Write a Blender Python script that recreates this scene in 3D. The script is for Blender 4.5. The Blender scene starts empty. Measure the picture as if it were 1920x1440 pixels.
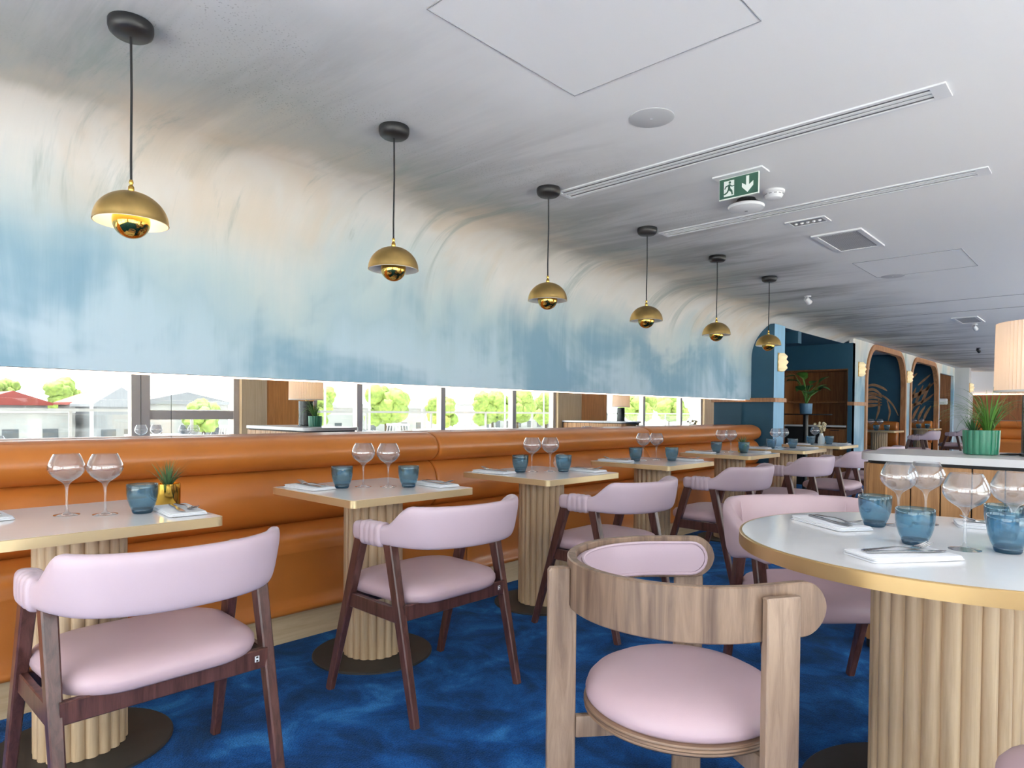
import bpy, bmesh, math, random
from mathutils import Vector, Matrix
random.seed(7)
PI = math.pi
scene = bpy.context.scene
COL = scene.collection

# ------------------------------------------------------------------ helpers
def sl(c):
    """sRGB 0-255 triple -> linear rgba"""
    o = []
    for v in c:
        v /= 255.0
        o.append(v / 12.92 if v <= .04045 else ((v + .055) / 1.055) ** 2.4)
    return (o[0], o[1], o[2], 1.0)

def NB():
    return bmesh.new()

def obj(name, bm, mat, parent=None, smooth=True, ang=40):
    bmesh.ops.recalc_face_normals(bm, faces=bm.faces[:])
    me = bpy.data.meshes.new(name)
    bm.to_mesh(me); bm.free()
    mats = mat if isinstance(mat, (list, tuple)) else [mat]
    for m in mats:
        me.materials.append(m)
    if smooth:
        me.polygons.foreach_set('use_smooth', [True] * len(me.polygons))
        me.set_sharp_from_angle(angle=math.radians(ang))
    o = bpy.data.objects.new(name, me)
    COL.objects.link(o)
    if parent is not None:
        o.parent = parent
    return o

def thing(name, label, cat, loc=(0, 0, 0), rotz=0.0, group=None):
    o = bpy.data.objects.new(name, None)
    o.empty_display_size = .05
    COL.objects.link(o)
    o.location = loc; o.rotation_euler = (0, 0, rotz)
    o['label'] = label; o['category'] = cat
    if group: o['group'] = group
    return o

def tag(o, label, cat, group=None):
    o['label'] = label; o['category'] = cat
    if group: o['group'] = group
    return o

def struct(name, bm, mat, smooth=False, parent=None):
    o = obj(name, bm, mat, parent, smooth)
    if parent is None: o['kind'] = 'structure'
    return o

def dup(root, label, loc, rotz=None, group=None, scale=None):
    r = root.copy(); COL.objects.link(r)
    r.location = loc
    if rotz is not None: r.rotation_euler = (0, 0, rotz)
    if scale: r.scale = scale
    r['label'] = label
    if group: r['group'] = group
    for ch in list(root.children):
        c = ch.copy(); COL.objects.link(c); c.parent = r
        for g in list(ch.children):
            d = g.copy(); COL.objects.link(d); d.parent = c
    return r

def box(bm, c, s, bev=0.0, seg=2, rz=0.0, M=None):
    r = bmesh.ops.create_cube(bm, size=1.0)
    vs = r['verts']
    bmesh.ops.scale(bm, vec=s, verts=vs)
    if bev > 0:
        es = list({e for v in vs for e in v.link_edges})
        rr = bmesh.ops.bevel(bm, geom=es, offset=bev, segments=seg, affect='EDGES', profile=.5)
        vs = list({v for f in rr['faces'] for v in f.verts} | {v for v in vs if v.is_valid})
    T = Matrix.Translation(c) @ Matrix.Rotation(rz, 4, 'Z')
    if M is not None: T = M @ T
    bmesh.ops.transform(bm, matrix=T, verts=vs)
    return vs

def bx(bm, x0, x1, y0, y1, z0, z1, bev=0.0):
    return box(bm, ((x0 + x1) / 2, (y0 + y1) / 2, (z0 + z1) / 2), (abs(x1 - x0), abs(y1 - y0), abs(z1 - z0)), bev)

def loft(bm, rings, cap=True, loop=False):
    V = [[bm.verts.new(p) for p in r] for r in rings]
    n = len(V[0]); m = len(V)
    for i in range(m if loop else m - 1):
        a, b = V[i], V[(i + 1) % m]
        for j in range(n):
            k = (j + 1) % n
            try: bm.faces.new((a[j], a[k], b[k], b[j]))
            except ValueError: pass
    if cap and not loop:
        for r in (V[0], V[-1]):
            try: bm.faces.new(r)
            except ValueError: pass
    return V

def lathe(bm, prof, seg=32, c=(0, 0, 0), closed=False):
    """profile of (r, z); r==0 ends become fans"""
    rows = []
    for r, z in prof:
        if r < 1e-6:
            rows.append([bm.verts.new((c[0], c[1], c[2] + z))])
        else:
            rows.append([bm.verts.new((c[0] + r * math.cos(2 * PI * k / seg), c[1] + r * math.sin(2 * PI * k / seg), c[2] + z)) for k in range(seg)])
    m = len(rows)
    for i in range(m if closed else m - 1):
        a, b = rows[i], rows[(i + 1) % m]
        if len(a) == 1 and len(b) == 1: continue
        for k in range(seg):
            l = (k + 1) % seg
            if len(a) == 1: bm.faces.new((a[0], b[k], b[l]))
            elif len(b) == 1: bm.faces.new((a[k], a[l], b[0]))
            else: bm.faces.new((a[k], a[l], b[l], b[k]))
    return rows

def tube(bm, pts, rad, seg=8, cap=True, sq=None):
    pts = [Vector(p) for p in pts]
    n = len(pts)
    if not isinstance(rad, (list, tuple)): rad = [rad] * n
    rings = []; up = None
    for i, p in enumerate(pts):
        t = (pts[min(i + 1, n - 1)] - pts[max(i - 1, 0)]).normalized()
        if up is None:
            up = Vector((0, 0, 1)) if abs(t.z) < .9 else Vector((1, 0, 0))
        u = (up - t * up.dot(t)).normalized(); up = u
        w = t.cross(u)
        rings.append([p + (u * math.cos(2 * PI * k / seg) + w * math.sin(2 * PI * k / seg)) * rad[i] for k in range(seg)])
    return loft(bm, rings, cap)

def bar(bm, a, b, wa, wb, u, bev=.004):
    """tapered rectangular bar from a to b; wa/wb=(size along u, size along third axis) at each end"""
    a, b, u = Vector(a), Vector(b), Vector(u)
    t = (b - a).normalized(); u = (u - t * u.dot(t)).normalized(); w = t.cross(u)
    def ring(p, s):
        x, y = s[0] / 2, s[1] / 2; e = min(bev, x * .45, y * .45)
        q = [(-x + e, -y), (x - e, -y), (x, -y + e), (x, y - e), (x - e, y), (-x + e, y), (-x, y - e), (-x, -y + e)]
        return [p + u * i + w * j for i, j in q]
    loft(bm, [ring(a, wa), ring(b, wb)])

def rrect(w, h, r, n=5):
    pts = []
    for cx, cy, a0 in ((w / 2 - r, h / 2 - r, 0), (-w / 2 + r, h / 2 - r, PI / 2), (-w / 2 + r, -h / 2 + r, PI), (w / 2 - r, -h / 2 + r, 1.5 * PI)):
        for k in range(n + 1):
            a = a0 + PI / 2 * k / n
            pts.append((cx + r * math.cos(a), cy + r * math.sin(a)))
    return pts

def prism(bm, pts, z0, z1, e=0.0):
    """extrude 2d outline between z0..z1; e = small edge rounding (scales outline about its centre)"""
    if e <= 0:
        return loft(bm, [[(x, y, z0) for x, y in pts], [(x, y, z1) for x, y in pts]])
    cx = sum(p[0] for p in pts) / len(pts); cy = sum(p[1] for p in pts) / len(pts)
    mx = max(max(abs(p[0] - cx), abs(p[1] - cy)) for p in pts)
    def sc(d): 
        f = 1 - d / mx
        return [(cx + (x - cx) * f, cy + (y - cy) * f) for x, y in pts]
    rings = []
    for d, z in ((e, z0), (e * .3, z0 + e * .3), (0, z0 + e), (0, z1 - e), (e * .3, z1 - e * .3), (e, z1)):
        rings.append([(x, y, z) for x, y in sc(d)])
    return loft(bm, rings)

def catmull(P, n):
    P = [Vector(p) for p in P]; out = []
    m = len(P)
    for i in range(m - 1):
        p0, p1, p2, p3 = P[max(i - 1, 0)], P[i], P[i + 1], P[min(i + 2, m - 1)]
        for k in range(n):
            t = k / n
            out.append(.5 * ((2 * p1) + (p2 - p0) * t + (2 * p0 - 5 * p1 + 4 * p2 - p3) * t * t + (3 * p1 - p0 - 3 * p2 + p3) * t ** 3))
    out.append(P[-1]); return out

def ss(a, b, x):
    t = min(1, max(0, (x - a) / (b - a))); return t * t * (3 - 2 * t)

# ------------------------------------------------------------------ materials
def mat(name, col, rough=.5, metal=0.0, var=0.0, vscale=8.0, bump=0.0, bscale=60.0, spec=.5, stretch=None, coat=0.0, col2=None, rvar=0.0, sheen=0.0):
    m = bpy.data.materials.new(name); m.use_nodes = True
    nt = m.node_tree; N = nt.nodes; L = nt.links
    p = N['Principled BSDF']
    c = sl(col)
    p.inputs['Base Color'].default_value = c
    p.inputs['Roughness'].default_value = rough
    p.inputs['Metallic'].default_value = metal
    p.inputs['Specular IOR Level'].default_value = spec
    p.inputs['Coat Weight'].default_value = coat
    p.inputs['Coat Roughness'].default_value = .15
    if sheen: p.inputs['Sheen Weight'].default_value = sheen
    tc = N.new('ShaderNodeTexCoord'); mp = N.new('ShaderNodeMapping')
    L.new(tc.outputs['Object'], mp.inputs['Vector'])
    if stretch: mp.inputs['Scale'].default_value = stretch
    if var > 0 or col2:
        n = N.new('ShaderNodeTexNoise'); n.inputs['Scale'].default_value = vscale; n.inputs['Detail'].default_value = 5
        L.new(mp.outputs[0], n.inputs['Vector'])
        r = N.new('ShaderNodeValToRGB'); L.new(n.outputs['Fac'], r.inputs['Fac'])
        r.color_ramp.elements[0].position = .3; r.color_ramp.elements[1].position = .7
        if col2: a, b = sl(col2), c
        else:
            a = tuple(max(0, v * (1 - var)) for v in c[:3]) + (1,); b = tuple(min(1, v * (1 + var)) for v in c[:3]) + (1,)
        r.color_ramp.elements[0].color = a; r.color_ramp.elements[1].color = b
        L.new(r.outputs['Color'], p.inputs['Base Color'])
        if rvar:
            mr = N.new('ShaderNodeMapRange'); L.new(n.outputs['Fac'], mr.inputs['Value'])
            mr.inputs['To Min'].default_value = max(.02, rough - rvar); mr.inputs['To Max'].default_value = rough + rvar
            L.new(mr.outputs['Result'], p.inputs['Roughness'])
    if bump > 0:
        n2 = N.new('ShaderNodeTexNoise'); n2.inputs['Scale'].default_value = bscale; n2.inputs['Detail'].default_value = 3
        L.new(mp.outputs[0], n2.inputs['Vector'])
        b = N.new('ShaderNodeBump'); b.inputs['Strength'].default_value = bump; b.inputs['Distance'].default_value = .004
        L.new(n2.outputs['Fac'], b.inputs['Height']); L.new(b.outputs['Normal'], p.inputs['Normal'])
    return m

def wood(name, col, dark, scale=(40, 40, 2.5), rough=.45, bump=.12):
    """long-grained wood, grain along local z by default"""
    m = bpy.data.materials.new(name); m.use_nodes = True
    nt = m.node_tree; N = nt.nodes; L = nt.links; p = N['Principled BSDF']
    p.inputs['Roughness'].default_value = rough
    tc = N.new('ShaderNodeTexCoord'); mp = N.new('ShaderNodeMapping'); mp.inputs['Scale'].default_value = scale
    L.new(tc.outputs['Object'], mp.inputs['Vector'])
    n = N.new('ShaderNodeTexNoise'); n.inputs['Scale'].default_value = 1.0; n.inputs['Detail'].default_value = 6; n.inputs['Roughness'].default_value = .65; n.inputs['Distortion'].default_value = .6
    L.new(mp.outputs[0], n.inputs['Vector'])
    r = N.new('ShaderNodeValToRGB'); r.color_ramp.elements[0].position = .32; r.color_ramp.elements[1].position = .62
    r.color_ramp.elements[0].color = sl(dark); r.color_ramp.elements[1].color = sl(col)
    L.new(n.outputs['Fac'], r.inputs['Fac']); L.new(r.outputs['Color'], p.inputs['Base Color'])
    b = N.new('ShaderNodeBump'); b.inputs['Strength'].default_value = bump; b.inputs['Distance'].default_value = .003
    L.new(n.outputs['Fac'], b.inputs['Height']); L.new(b.outputs['Normal'], p.inputs['Normal'])
    return m

def emis(name, col, strength):
    m = bpy.data.materials.new(name); m.use_nodes = True
    N = m.node_tree.nodes; p = N['Principled BSDF']
    p.inputs['Base Color'].default_value = sl(col)
    p.inputs['Emission Color'].default_value = sl(col); p.inputs['Emission Strength'].default_value = strength
    return m

def shell_glass(name, tint, body=0.0, bodycol=(255, 255, 255), gloss=1.0, noise=0.0, rim=None):
    """thin glass: tinted see-through + fresnel gloss (+ optional cloudy body)"""
    m = bpy.data.materials.new(name); m.use_nodes = True
    nt = m.node_tree; N = nt.nodes; L = nt.links
    N.remove(N['Principled BSDF']); out = N['Material Output']
    tr = N.new('ShaderNodeBsdfTransparent'); tr.inputs['Color'].default_value = sl(tint)
    gl = N.new('ShaderNodeBsdfGlossy'); gl.inputs['Roughness'].default_value = .02
    # Schlick reflectance of thin glass, the same from both sides
    fw_ = N.new('ShaderNodeLayerWeight'); fw_.inputs['Blend'].default_value = .5
    pw = N.new('ShaderNodeMath'); pw.operation = 'POWER'; pw.inputs[1].default_value = 5.0; L.new(fw_.outputs['Facing'], pw.inputs[0])
    fr = N.new('ShaderNodeMath'); fr.operation = 'MULTIPLY_ADD'; fr.inputs[1].default_value = .94; fr.inputs[2].default_value = .05; L.new(pw.outputs[0], fr.inputs[0])
    base = tr.outputs[0]
    if rim:
        # absorption grows where glass is seen edge-on (longer path through it)
        lw = N.new('ShaderNodeLayerWeight'); lw.inputs['Blend'].default_value = .35
        mx = N.new('ShaderNodeMix'); mx.data_type = 'RGBA'
        mx.inputs[6].default_value = sl(tint); mx.inputs[7].default_value = sl(rim)
        L.new(lw.outputs['Facing'], mx.inputs[0]); L.new(mx.outputs[2], tr.inputs['Color'])
    if body > 0:
        df = N.new('ShaderNodeBsdfTranslucent'); df.inputs['Color'].default_value = sl(bodycol)
        d2 = N.new('ShaderNodeBsdfDiffuse'); d2.inputs['Color'].default_value = sl(bodycol)
        md = N.new('ShaderNodeMixShader'); md.inputs[0].default_value = .5
        L.new(df.outputs[0], md.inputs[1]); L.new(d2.outputs[0], md.inputs[2])
        mb = N.new('ShaderNodeMixShader'); mb.inputs[0].default_value = body
        if noise:
            tc = N.new('ShaderNodeTexCoord'); n = N.new('ShaderNodeTexNoise'); n.inputs['Scale'].default_value = 45
            L.new(tc.outputs['Object'], n.inputs['Vector'])
            sx = N.new('ShaderNodeSeparateXYZ'); L.new(tc.outputs['Object'], sx.inputs[0])
            zr = N.new('ShaderNodeMapRange'); zr.inputs['From Min'].default_value = .05; zr.inputs['From Max'].default_value = .09
            zr.inputs['To Min'].default_value = 1.0; zr.inputs['To Max'].default_value = .25
            L.new(sx.outputs['Z'], zr.inputs['Value'])
            mr = N.new('ShaderNodeMapRange'); mr.inputs['From Min'].default_value = .3; mr.inputs['From Max'].default_value = .7
            mr.inputs['To Min'].default_value = body * .5; mr.inputs['To Max'].default_value = min(1, body * 1.5)
            L.new(n.outputs['Fac'], mr.inputs['Value'])
            ml = N.new('ShaderNodeMath'); ml.operation = 'MULTIPLY'
            L.new(mr.outputs['Result'], ml.inputs[0]); L.new(zr.outputs['Result'], ml.inputs[1])
            L.new(ml.outputs[0], mb.inputs[0])
        L.new(tr.outputs[0], mb.inputs[1]); L.new(md.outputs[0], mb.inputs[2]); base = mb.outputs[0]
    mg = N.new('ShaderNodeMixShader')
    k = N.new('ShaderNodeMath'); k.operation = 'MULTIPLY'; k.inputs[1].default_value = gloss
    L.new(fr.outputs[0], k.inputs[0]); L.new(k.outputs[0], mg.inputs[0])
    L.new(base, mg.inputs[1]); L.new(gl.outputs[0], mg.inputs[2])
    L.new(mg.outputs[0], out.inputs['Surface'])
    return m

M = {}
M['pink'] = mat('pink_leather', (196, 174, 184), .40, var=.03, vscale=5, bump=.05, bscale=400, spec=.4)
M['seatpink'] = mat('pink_seat_leather', (196, 168, 175), .40, var=.03, vscale=5, bump=.05, bscale=400, spec=.4)
M['tubpink'] = mat('tub_leather', (198, 172, 178), .4, var=.03, vscale=5, bump=.05, bscale=400, spec=.4)
M['orange'] = mat('tan_leather', (188, 112, 48), .33, var=.10, vscale=3, bump=.08, bscale=250, spec=.5, coat=.15)
M['darkwood'] = wood('dark_stained_wood', (100, 64, 58), (58, 33, 29), (55, 55, 5), .28)
M['oakflute'] = wood('pale_oak', (206, 178, 144), (176, 146, 112), (34, 34, 1.6), .5, .02)
M['oak'] = wood('oak_board', (206, 182, 148), (186, 158, 122), (30, 2.0, 30), .5)
M['ash'] = wood('grey_brown_ash', (158, 132, 112), (116, 92, 76), (34, 34, 3), .42)
M['ashband'] = wood('grey_brown_ash_band', (146, 120, 100), (92, 70, 58), (26, 26, 2.2), .42)
M['ply'] = wood('plywood_edge', (150, 120, 98), (70, 48, 40), (2, 2, 160), .45)
M['slat'] = wood('counter_oak', (184, 136, 88), (146, 100, 58), (40, 40, 2.5), .45)
M['brownwood'] = wood('brown_oak_panel', (150, 98, 56), (112, 66, 34), (36, 36, 2.2), .45)
M['archwood'] = wood('arch_oak', (196, 142, 98), (158, 104, 66), (30, 30, 4), .4)
M['columnwood'] = wood('beige_oak_panel', (222, 194, 154), (204, 172, 130), (30, 30, 1.6), .5)
M['stone'] = mat('white_stone', (240, 238, 239), .13, var=.02, vscale=6, spec=.5)
M['worktop'] = mat('pale_worktop', (214, 212, 212), .25, var=.03, vscale=10)
M['brassedge'] = mat('satin_brass_band', (216, 192, 150), .38, 0.7, var=.06, vscale=6)
M['roundbrass'] = mat('golden_brass_band', (200, 166, 114), .38, .75, var=.06, vscale=6)
M['brass'] = mat('aged_brass', (212, 178, 112), .33, 1.0, var=.16, vscale=14, rvar=.1)
M['brightbrass'] = mat('polished_brass', (214, 170, 84), .08, 1.0, var=.05, vscale=6)
M['goldpot'] = mat('gold_glaze', (232, 186, 84), .12, 1.0)
M['black'] = mat('black_metal', (30, 29, 30), .42, var=.2, vscale=30)
M['basemetal'] = mat('charcoal_base_plate', (50, 48, 46), .55, var=.12, vscale=18)
M['matblack'] = mat('matt_black', (22, 22, 24), .6)
M['white'] = mat('white_plastic', (226, 226, 228), .4)
M['offwhite'] = mat('off_white_paint', (214, 213, 212), .6)
M['greyplastic'] = mat('grey_grille', (150, 150, 152), .5)
M['hatchwhite'] = mat('hatch_white', (234, 233, 233), .75)
M['winwood'] = wood('lamplit_oak_panel', (222, 150, 78), (190, 118, 54), (30, 30, 1.8), .45)  # the lamp's orange glow on the pier is put into this wood colour
M['slotgrey'] = mat('slot_shadow_grey', (96, 96, 98), .6)
M['steel'] = mat('cutlery_steel', (180, 178, 178), .18, 1.0)
M['linen'] = mat('white_linen', (236, 236, 240), .8, bump=.15, bscale=500)
M['teal'] = mat('dark_teal_paint', (42, 86, 110), .6, var=.05, vscale=4)
M['tealpanel'] = mat('teal_panel', (46, 88, 110), .55, var=.08, vscale=3)
M['lightblue'] = mat('light_blue_paint', (140, 184, 214), .6, var=.08, vscale=4, stretch=(3, 3, .6))
M['goldleaf'] = mat('copper_leaf_paint', (196, 146, 108), .45, .2, var=.25, vscale=12)
M['greenpot'] = mat('green_glaze', (40, 118, 92), .3, var=.1, vscale=14)
M['bluepot'] = mat('blue_grey_ceramic', (92, 130, 160), .5)
M['leaf'] = mat('leaf_green', (78, 124, 48), .45, var=.3, vscale=12)
M['leafdark'] = mat('leaf_dark_green', (44, 92, 48), .45, var=.3, vscale=12)
M['airleaf'] = mat('air_plant_green', (84, 118, 76), .5, var=.25, vscale=20)
M['soil'] = mat('dark_soil', (44, 34, 28), .9, var=.3, vscale=60)
M['marble'] = mat('black_marble', (26, 28, 30), .18, col2=(60, 66, 66), vscale=9)
M['signgreen'] = mat('sign_green', (52, 92, 76), .4)
M['signwhite'] = mat('sign_white', (228, 234, 228), .4)
M['alum'] = mat('window_frame_taupe', (188, 176, 164), .45)
M['dryflower'] = mat('dried_flower', (214, 198, 164), .8, var=.2, vscale=40)
M['whitevase'] = mat('white_ceramic', (226, 228, 226), .3)
M['wine'] = shell_glass('clear_wine_glass', (252, 252, 253), .04, (250, 250, 252), gloss=2.0, rim=(240, 242, 246))  # faint white body stands in for bright reflections on the clear glass
M['tumbler'] = shell_glass('blue_tumbler_glass', (200, 226, 237), .11, (184, 216, 232), gloss=1.3, noise=1, rim=(164, 194, 210))
M['tumbase'] = shell_glass('blue_tumbler_base', (120, 158, 180), .35, (70, 122, 152), gloss=1.0)
M['pane'] = shell_glass('window_pane', (250, 252, 251), gloss=.6)
M['bottleglass'] = shell_glass('blue_bottle_glass', (120, 160, 180), .3, (110, 160, 180))
M['lampinside'] = mat('white_enamel', (240, 236, 228), .5)

def shade_mat():
    m = bpy.data.materials.new('pleated_lampshade'); m.use_nodes = True
    nt = m.node_tree; N = nt.nodes; L = nt.links; N.remove(N['Principled BSDF'])
    d = N.new('ShaderNodeBsdfDiffuse'); t = N.new('ShaderNodeBsdfTranslucent'); x = N.new('ShaderNodeMixShader')
    d.inputs['Color'].default_value = sl((246, 238, 230)); t.inputs['Color'].default_value = sl((250, 224, 190)); x.inputs[0].default_value = .5
    L.new(d.outputs[0], x.inputs[1]); L.new(t.outputs[0], x.inputs[2]); L.new(x.outputs[0], N['Material Output'].inputs['Surface'])
    return m
M['shade'] = shade_mat()

def mirror_mat():
    m = bpy.data.materials.new('mirror_silver'); m.use_nodes = True
    p = m.node_tree.nodes['Principled BSDF']
    p.inputs['Base Color'].default_value = (.93, .94, .93, 1); p.inputs['Metallic'].default_value = 1; p.inputs['Roughness'].default_value = .0
    return m
M['mirror'] = mirror_mat()

def carpet_mat():
    m = bpy.data.materials.new('blue_carpet'); m.use_nodes = True
    nt = m.node_tree; N = nt.nodes; L = nt.links; p = N['Principled BSDF']
    p.inputs['Roughness'].default_value = .95; p.inputs['Specular IOR Level'].default_value = .1
    p.inputs['Sheen Weight'].default_value = .25; p.inputs['Sheen Tint'].default_value = (.2, .5, 1, 1)
    tc = N.new('ShaderNodeTexCoord')
    n = N.new('ShaderNodeTexNoise'); n.inputs['Scale'].default_value = 4.2; n.inputs['Detail'].default_value = 9; n.inputs['Roughness'].default_value = .62; n.inputs['Distortion'].default_value = .5
    L.new(tc.outputs['Object'], n.inputs['Vector'])
    r = N.new('ShaderNodeValToRGB'); L.new(n.outputs['Fac'], r.inputs['Fac'])
    e = r.color_ramp.elements
    e[0].position = .36; e[0].color = sl((3, 28, 68)); e[1].position = .68; e[1].color = sl((50, 124, 194))
    q = e.new(.47); q.color = sl((8, 52, 112)); q = e.new(.57); q.color = sl((18, 82, 154))
    f = N.new('ShaderNodeTexNoise'); f.inputs['Scale'].default_value = 170; f.inputs['Detail'].default_value = 2
    L.new(tc.outputs['Object'], f.inputs['Vector'])
    mr = N.new('ShaderNodeMapRange'); mr.inputs['From Min'].default_value = .3; mr.inputs['From Max'].default_value = .7; mr.inputs['To Min'].default_value = .65; mr.inputs['To Max'].default_value = 1.3
    L.new(f.outputs['Fac'], mr.inputs['Value'])
    mx = N.new('ShaderNodeMix'); mx.data_type = 'RGBA'; mx.blend_type = 'MULTIPLY'; mx.inputs[0].default_value = 1
    L.new(r.outputs['Color'], mx.inputs[6]); L.new(mr.outputs['Result'], mx.inputs[7]); L.new(mx.outputs[2], p.inputs['Base Color'])
    b = N.new('ShaderNodeBump'); b.inputs['Strength'].default_value = .6; b.inputs['Distance'].default_value = .01
    L.new(f.outputs['Fac'], b.inputs['Height']); L.new(b.outputs['Normal'], p.inputs['Normal'])
    return m
M['carpet'] = carpet_mat()

def mural_mat():
    """hand-painted wave mural: u = metres along the wall, v = metres up the wall, round the cove and out along the ceiling"""
    m = bpy.data.materials.new('painted_wave_mural'); m.use_nodes = True
    nt = m.node_tree; N = nt.nodes; L = nt.links; p = N['Principled BSDF']
    p.inputs['Roughness'].default_value = .75; p.inputs['Specular IOR Level'].default_value = .2
    uv = N.new('ShaderNodeUVMap'); uv.uv_map = 'UVMap'
    sep = N.new('ShaderNodeSeparateXYZ'); L.new(uv.outputs[0], sep.inputs[0])
    def noise(sx, sy, detail=4, rough=.55, dist=0.0, off=(0, 0, 0)):
        mp = N.new('ShaderNodeMapping'); mp.inputs['Scale'].default_value = (sx, sy, 1); mp.inputs['Location'].default_value = off
        L.new(uv.outputs[0], mp.inputs['Vector'])
        n = N.new('ShaderNodeTexNoise'); n.inputs['Scale'].default_value = 1; n.inputs['Detail'].default_value = detail; n.inputs['Roughness'].default_value = rough; n.inputs['Distortion'].default_value = dist
        L.new(mp.outputs[0], n.inputs['Vector']); return n.outputs['Fac']
    def math_(op, a, b=None):
        k = N.new('ShaderNodeMath'); k.operation = op
        for i, v in enumerate((a, b)):
            if v is None: continue
            if isinstance(v, (int, float)): k.inputs[i].default_value = v
            else: L.new(v, k.inputs[i])
        return k.outputs[0]
    def mrange(v, a, b, c, d, smooth=True):
        k = N.new('ShaderNodeMapRange'); k.interpolation_type = 'SMOOTHSTEP' if smooth else 'LINEAR'
        for nm, x in (('From Min', a), ('From Max', b), ('To Min', c), ('To Max', d)): k.inputs[nm].default_value = x
        L.new(v, k.inputs['Value']); return k.outputs['Result']
    def mixc(f, a, b, bt='MIX'):
        k = N.new('ShaderNodeMix'); k.data_type = 'RGBA'; k.blend_type = bt
        for i, v in ((0, f), (6, a), (7, b)):
            if isinstance(v, (int, float)): k.inputs[i].default_value = v
            elif isinstance(v, tuple): k.inputs[i].default_value = v
            else: L.new(v, k.inputs[i])
        return k.outputs[2]
    U, V = sep.outputs['X'], sep.outputs['Y']
    big = noise(.95, .75, 3, .5, .3)
    streak = noise(7.0, .55, 6, .65, .4)
    fine = noise(60, 2.2, 4, .7)
    # warp the height by the large patches and streaks
    w = math_('ADD', V, math_('MULTIPLY', math_('SUBTRACT', big, .5), 1.5))
    w = math_('ADD', w, math_('MULTIPLY', math_('SUBTRACT', streak, .5), .34))
    w = math_('ADD', w, math_('MULTIPLY', math_('SUBTRACT', fine, .5), .10))
    ramp = N.new('ShaderNodeValToRGB'); L.new(math_('DIVIDE', w, 2.8), ramp.inputs['Fac'])
    stops = [(0.0, (188, 207, 220)), (.06, (184, 205, 217)), (.11, (176, 198, 208)), (.17, (190, 206, 209)), (.24, (208, 214, 212)),
             (.31, (230, 226, 220)), (.40, (226, 218, 208)), (.46, (196, 190, 178)), (.54, (178, 180, 176)), (.66, (196, 197, 198)), (.84, (222, 221, 221)), (1.0, (232, 231, 231))]
    e = ramp.color_ramp.elements
    e[0].position, e[0].color = stops[0][0], sl(stops[0][1]); e[1].position, e[1].color = stops[-1][0], sl(stops[-1][1])
    for s, c in stops[1:-1]:
        q = e.new(s); q.color = sl(c)
    col = ramp.outputs['Color']
    # blue washes low on the wall
    bl = noise(1.15, 1.5, 4, .55, .5, (4, 3, 0))
    bs = math_('ADD', bl, math_('MULTIPLY', math_('SUBTRACT', streak, .5), .35))
    bmk = math_('MULTIPLY', mrange(bs, .42, .66, 0, 1), mrange(V, .42, .85, 1, 0))
    col = mixc(math_('MULTIPLY', bmk, .85), col, sl((126, 163, 185)))
    # warm sand-coloured sweeps in the cove
    tan = noise(1.3, .8, 4, .6, .5, (5, 2, 0))
    tm = math_('MULTIPLY', mrange(tan, .48, .66, 0, 1), math_('MULTIPLY', mrange(V, .55, .8, 0, 1), mrange(V, 1.25, 1.6, 1, 0)))
    col = mixc(math_('MULTIPLY', tm, .6), col, sl((222, 202, 178)))
    # blue-green dry brush sweeps
    dry = noise(3.2, .5, 6, .7, .8, (1, 7, 0))
    dm = math_('MULTIPLY', mrange(dry, .54, .68, 0, 1), math_('MULTIPLY', mrange(V, .5, .8, 0, 1), mrange(V, 1.7, 2.2, 1, 0)))
    col = mixc(math_('MULTIPLY', dm, .5), col, sl((140, 158, 152)))
    # dark grey sweeps on the ceiling, denser further along
    gs = noise(2.6, .42, 6, .68, .7, (3, 1, 0))
    far = mrange(U, 1.0, 7.0, .25, .9)
    edge = math_('ADD', V, math_('MULTIPLY', math_('SUBTRACT', noise(1.6, .9, 4, .6, .3, (9, 4, 0)), .5), 1.3))
    band = math_('MULTIPLY', mrange(edge, .95, 1.5, 0, 1), mrange(edge, 1.9, 2.7, 1, 0))
    gm = math_('MULTIPLY', math_('MULTIPLY', mrange(gs, .44, .64, 0, 1), band), far)
    col = mixc(math_('MULTIPLY', gm, .85), col, sl((120, 119, 118)))
    # spatter
    mp = N.new('ShaderNodeMapping'); mp.inputs['Scale'].default_value = (1, 1, 1); L.new(uv.outputs[0], mp.inputs['Vector'])
    vo = N.new('ShaderNodeTexVoronoi'); vo.inputs['Scale'].default_value = 95; L.new(mp.outputs[0], vo.inputs['Vector'])
    spots = mrange(vo.outputs['Distance'], .12, .30, 1, 0)
    sn = noise(1.5, 1.5, 4, .6, 0, (2, 8, 0))
    sm = math_('MULTIPLY', math_('MULTIPLY', spots, mrange(sn, .46, .62, 0, 1)), math_('MULTIPLY', mrange(V, 1.3, 1.7, 0, 1), mrange(V, 2.1, 2.6, 1, 0)))
    sm = math_('MULTIPLY', sm, mrange(U, 3.0, 5.5, 1, .2))
    col = mixc(math_('MULTIPLY', sm, .45), col, sl((84, 88, 84)))
    # plain white ceiling beyond the paint
    col = mixc(mrange(edge, 2.35, 2.95, 0, 1), col, sl((234, 233, 233)))
    L.new(col, p.inputs['Base Color'])
    b = N.new('ShaderNodeBump'); b.inputs['Strength'].default_value = .08; b.inputs['Distance'].default_value = .003
    L.new(fine, b.inputs['Height']); L.new(b.outputs['Normal'], p.inputs['Normal'])
    return m
M['mural'] = mural_mat()

def set_uv(o, fn):
    me = o.data
    l = me.uv_layers.new(name='UVMap')
    for poly in me.polygons:
        for li in poly.loop_indices:
            l.data[li].uv = fn(me.vertices[me.loops[li].vertex_index].co)

# ------------------------------------------------------------------ room
HC = 2.2216           # ceiling height
XM = -3.25            # face of the mural
XW = 2.0              # window wall
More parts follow.
